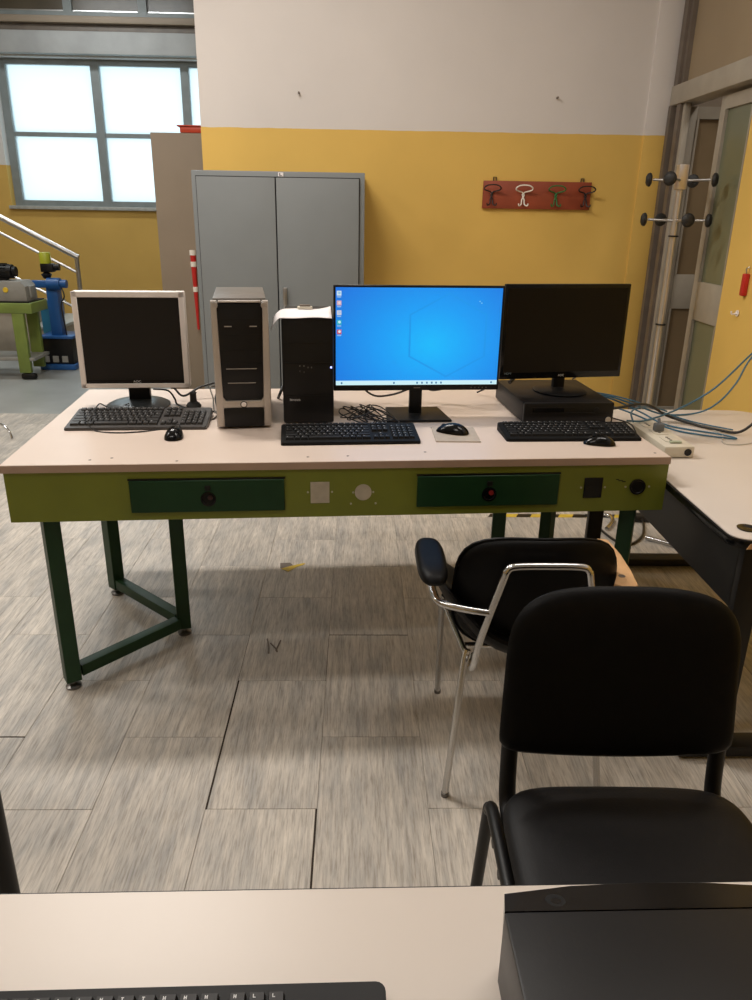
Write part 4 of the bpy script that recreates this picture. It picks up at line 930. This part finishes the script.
# piping along backrest edge
pp = []
for k in range(48):
    a = 2 * PI * k / 48; ca, sa = math.cos(a), math.sin(a); d_ = (abs(ca) ** 3.6 + abs(sa) ** 3.6) ** (-1 / 3.6)
    x, y = ca * d_ * 0.209, sa * d_ * 0.1675; x *= 1 - 0.06 * y / 0.335; pp.append(back_bend(x, y, 0))
B().tube(pp, 0.0045, 6, 0, True).obj('piping', M_leather, t)
# chrome back support: inverted U outside the back
R = 0.0095
B().tube([(-0.145, -0.14, 0.398), (-0.160, -0.20, 0.400), (-0.158, -0.226, 0.425), (-0.148, -0.236, 0.50), (-0.106, -0.256, 0.68), (-0.099, -0.258, 0.705), (-0.080, -0.258, 0.717),
          (0.0, -0.258, 0.719), (0.080, -0.258, 0.717), (0.099, -0.258, 0.705), (0.106, -0.256, 0.68), (0.148, -0.236, 0.50), (0.158, -0.226, 0.425), (0.160, -0.20, 0.400), (0.145, -0.14, 0.398)], R, 12, 5).obj('back_support', M_chrome, t)
for s in (-1, 1):
    B().tube([(s * 0.132, -0.245, 0.585), (s * 0.20, -0.235, 0.592), (s * 0.252, -0.215, 0.598), (s * 0.264, -0.18, 0.604), (s * 0.250 if s > 0 else -0.268, -0.10, 0.615), (s * 0.246 if s > 0 else -0.268, 0.04, 0.623)], R, 12, 5).obj('arm_tube', M_chrome, t)
    B().tube([(s * 0.165, -0.155, 0.425), (s * 0.172, -0.160, 0.40), (s * 0.212, -0.222, 0.006)], R, 12).obj('leg', M_chrome, t)
    B().tube([(s * 0.195, 0.14, 0.43), (s * 0.20, 0.155, 0.40), (s * 0.185, 0.262, 0.006)], R, 12).obj('leg', M_chrome, t)
    for y0, x0 in ((-0.222, 0.212), (0.262, 0.185)): B().cyl((s * x0, y0, 0), (s * x0, y0, 0.012), 0.0112, 12).obj('glide', M_footsteel, t)
    B().tube([(s * 0.168, -0.158, 0.412), (s * 0.198, 0.145, 0.412)], R * 0.9, 10).obj('seat_rail', M_chrome, t)
B().tube([(-0.168, -0.10, 0.405), (0.168, -0.10, 0.405)], R * 0.9, 10).obj('cross_rail', M_chrome, t)
# left arm: wood base with black pad; right arm: bare curved wood
armpoly = [(0.236, 0.078), (0.265, 0.068), (0.269, -0.03), (0.264, -0.13), (0.254, -0.212), (0.230, -0.238), (0.196, -0.205), (0.216, -0.16), (0.234, -0.10), (0.246, -0.005), (0.242, 0.055)]
B().prism([(x - 0.012, y) for x, y in armpoly], 0.634, 0.648, 0.003).obj('armrest', M_wood, t, label='bare curved plywood armrest')
B().lathe([(0.009, 0.6481), (0.009, 0.6488), (0.0001, 0.6488)], (0.216, -0.165, 0), 12).obj('bolt_hole', M_framedk, t)
B().pad(0.072, 0.285, 0.014, lambda a, b, c: (-0.266 + a, b - 0.065, 0.643 + c), 2.6, 32, 4, 8).obj('armrest', M_wood, t, label='plywood armrest base showing at its tip')
B().pad(0.078, 0.262, 0.042, lambda a, b, c: (-0.268 + a, b - 0.112, 0.664 + c), 3.0, 36, 8, 5).obj('arm_pad', M_leather, t)

# ------------------------------------------------------------------ front black chair (faces camera)
t = thing('conference_chair', 'black padded conference chair in front, facing the near white desk', 'chair', (0.900, -0.66, 0), math.radians(-1))
def fb(a, b, c):
    y = 0.226 + b * 0.12 - 0.35 * a * a
    q = 1 - (0.16 if b < 0 else 0.04) * (2 * a / 0.45) ** 2
    return (a - 0.016, y + c, 0.715 + b * q)
B().pad(0.430, 0.338, 0.045, fb, (4.2, 16.0), 112, 12, 8, taper=-0.05).obj('backrest', M_leather, t)
B().pad(0.466, 0.435, 0.050, lambda a, b, c: (a + 0.005, b + 0.0, 0.455 + c - 0.3 * max(0, -b - 0.1) ** 2 - 0.08 * a * a), (6.0, 6.0), 88, 12, 9).obj('seat', M_fabric, t)
B().pad(0.45, 0.41, 0.012, lambda a, b, c: (a, b, 0.421 + c), 4.5, 48, 4, 8).obj('seat_shell', M_blackp, t)
for s in (-1, 1):
    # inverted U side frame of oval tube
    B().tube([(s * 0.240, 0.300, 0.008), (s * 0.236, 0.232, 0.36), (s * 0.235, 0.218, 0.40), (s * 0.234, 0.185, 0.418), (s * 0.233, 0.0, 0.418), (s * 0.233, -0.16, 0.418), (s * 0.235, -0.20, 0.40), (s * 0.238, -0.215, 0.36), (s * 0.25, -0.25, 0.008)], 0.013, 12, 4, flat=(1.0, 1.0)).obj('leg', M_blackm, t)
    for y, x in ((0.300, 0.240), (-0.25, 0.25)): B().cyl((s * x, y, 0), (s * x, y, 0.02), 0.017, 12).obj('glide', M_rubber, t)
    B().tube([(s * 0.203, 0.05, 0.408), (s * 0.203, 0.17, 0.412), (s * 0.203, 0.215, 0.43), (s * 0.203, 0.232, 0.49), (s * 0.203, 0.243, 0.62), (s * 0.203, 0.252, 0.70)], 0.0145, 12, 5, flat=(1.15, 0.8)).obj('back_upright', M_blackm, t)
    B().tube([(s * 0.246, 0.05, 0.412), (s * 0.10, 0.05, 0.408)], 0.009, 8).obj('bracket', M_blackm, t)
for y in (0.12, -0.14): B().tube([(-0.246, y, 0.414), (0.246, y, 0.414)], 0.010, 10).obj('cross_tube', M_blackm, t)

# ------------------------------------------------------------------ dark post of a table at far left of the frame
t = thing('black_leg_table', 'table at left edge, only its black leg seen', 'table', (-0.300, -0.45, 0))
t['label'] = 'table whose black round leg shows at the left edge'
for x, y in ((0, 0), (-1.1, 0), (0, -0.0)): pass
for x, y in ((0, 0), (-1.10, 0), (-1.10, 0.65), (-0.30, 0.65)):
    if (x, y) == (-0.30, 0.65): x = -0.62
    B().cyl((x, y, 0.01), (x, y, 0.72), 0.021, 18).obj('leg', M_blackm, t)
    B().lathe([(0.024, 0), (0.024, 0.008), (0.021, 0.012)], (x, y, 0), 16).obj('rubber_foot', M_rubber, t)
B().prism([(0.03, -0.03), (0.03, 0.03), (-0.58, 0.70), (-1.15, 0.70), (-1.15, -0.03)], 0.7205, 0.745, 0.002).obj('top', M_white, t)

# ------------------------------------------------------------------ near white desk
t = thing('near_desk', 'white-topped desk in the foreground at the bottom of picture', 'desk', (0.40, -0.940, 0), math.radians(0.7))
B().box(-1.3, 1.25, -0.78, 0.0, 0.728, 0.75, 0.0015, 1).obj('top', M_white, t)
B().box(-1.3, 1.25, 0.0001, 0.0012, 0.7285, 0.7485).obj('edge_band', M_blackp, t)
for x in (-1.22, 1.17):
    for y in (-0.72, -0.07): B().box(x - 0.02, x + 0.02, y - 0.02, y + 0.02, 0, 0.7275, 0.002, 1).obj('leg', M_blackm, t)
B().box(-1.2, 1.15, -0.74, -0.71, 0.66, 0.7275).box(-1.2, 1.15, -0.07, -0.045, 0.69, 0.7275).obj('rail', M_blackm, t)
# keyboard on it: its rear edge away from the camera
keyboard('keyboard', 'black keyboard on the near white desk, cut by picture bottom', (0.203, -1.251, 0.75), math.radians(1.0), 0.465, 0.172, M_blackp, newmat('key_plastic_near', (0.014, 0.013, 0.014), 0.45, var=0), single=True, z_back=0.022)
# desktop box on it, front panel turned away from the camera
t = thing('near_desktop_computer', 'black desktop computer box lying on the near white desk', 'computer', (0.705, -1.05, 0.75), math.radians(0.7))
B().box(-0.155, 0.155, -0.36, -0.012, 0.006, 0.103, 0.003).obj('case', M_blackm, t)
q = B(); top = [(-0.154, -0.0115), (0.154, -0.0115), (0.128, 0.024), (0.075, 0.029), (0.0, 0.031), (-0.075, 0.028), (-0.148, 0.018)]
zt = [0.1025, 0.1025, 0.092, 0.0915, 0.091, 0.0915, 0.093]
bot = [(x * 0.99, y if y < 0 else y - 0.008) for x, y in top]
n = len(top)
q._faces([(x, y, 0.008) for x, y in bot] + [(x, y, z) for (x, y), z in zip(top, zt)], [tuple(range(n))[::-1], tuple(range(n, 2 * n))] + [(k, (k + 1) % n, n + (k + 1) % n, n + k) for k in range(n)])
bmesh.ops.triangulate(q.bm, faces=[f for f in q.bm.faces if len(f.verts) > 4]); q.obj('front_panel', M_blackg, t)
bt = B().lathe([(0.0095, 0.0), (0.0105, 0.0012), (0.0085, 0.0015), (0.0001, 0.0008)], n=20).obj('power_button', M_key, t, (-0.098, 0.004, 0.0970)); bt.rotation_euler = (math.radians(-15), 0, 0)
bt = B().lathe([(0.0035, 0.0), (0.0035, 0.0008), (0.0001, 0.0008)], n=12).obj('badge', M_steel, t, (-0.064, 0.006, 0.0968)); bt.rotation_euler = (math.radians(-15), 0, 0)
for x in (-0.13, 0.13):
    for y in (-0.32, -0.05): B().cyl((x, y, 0), (x, y, 0.0065), 0.01, 10).obj('rubber_foot', M_rubber, t)

# ------------------------------------------------------------------ groups of repeats
cats = {}
for o in bpy.data.objects:
    if o.parent is None and 'category' in o.keys(): cats.setdefault(o['category'], []).append(o)
NAMES = {'keyboard': 'computer keyboards', 'mouse': 'computer mice', 'monitor': 'monitors on the workbench', 'computer': 'desktop and tower computers',
         'cable': 'loose cables around the computers', 'nail': 'nails in the white wall'}
for c_, l in cats.items():
    if c_ in NAMES and len(l) > 1:
        for o in l: o['group'] = NAMES[c_]
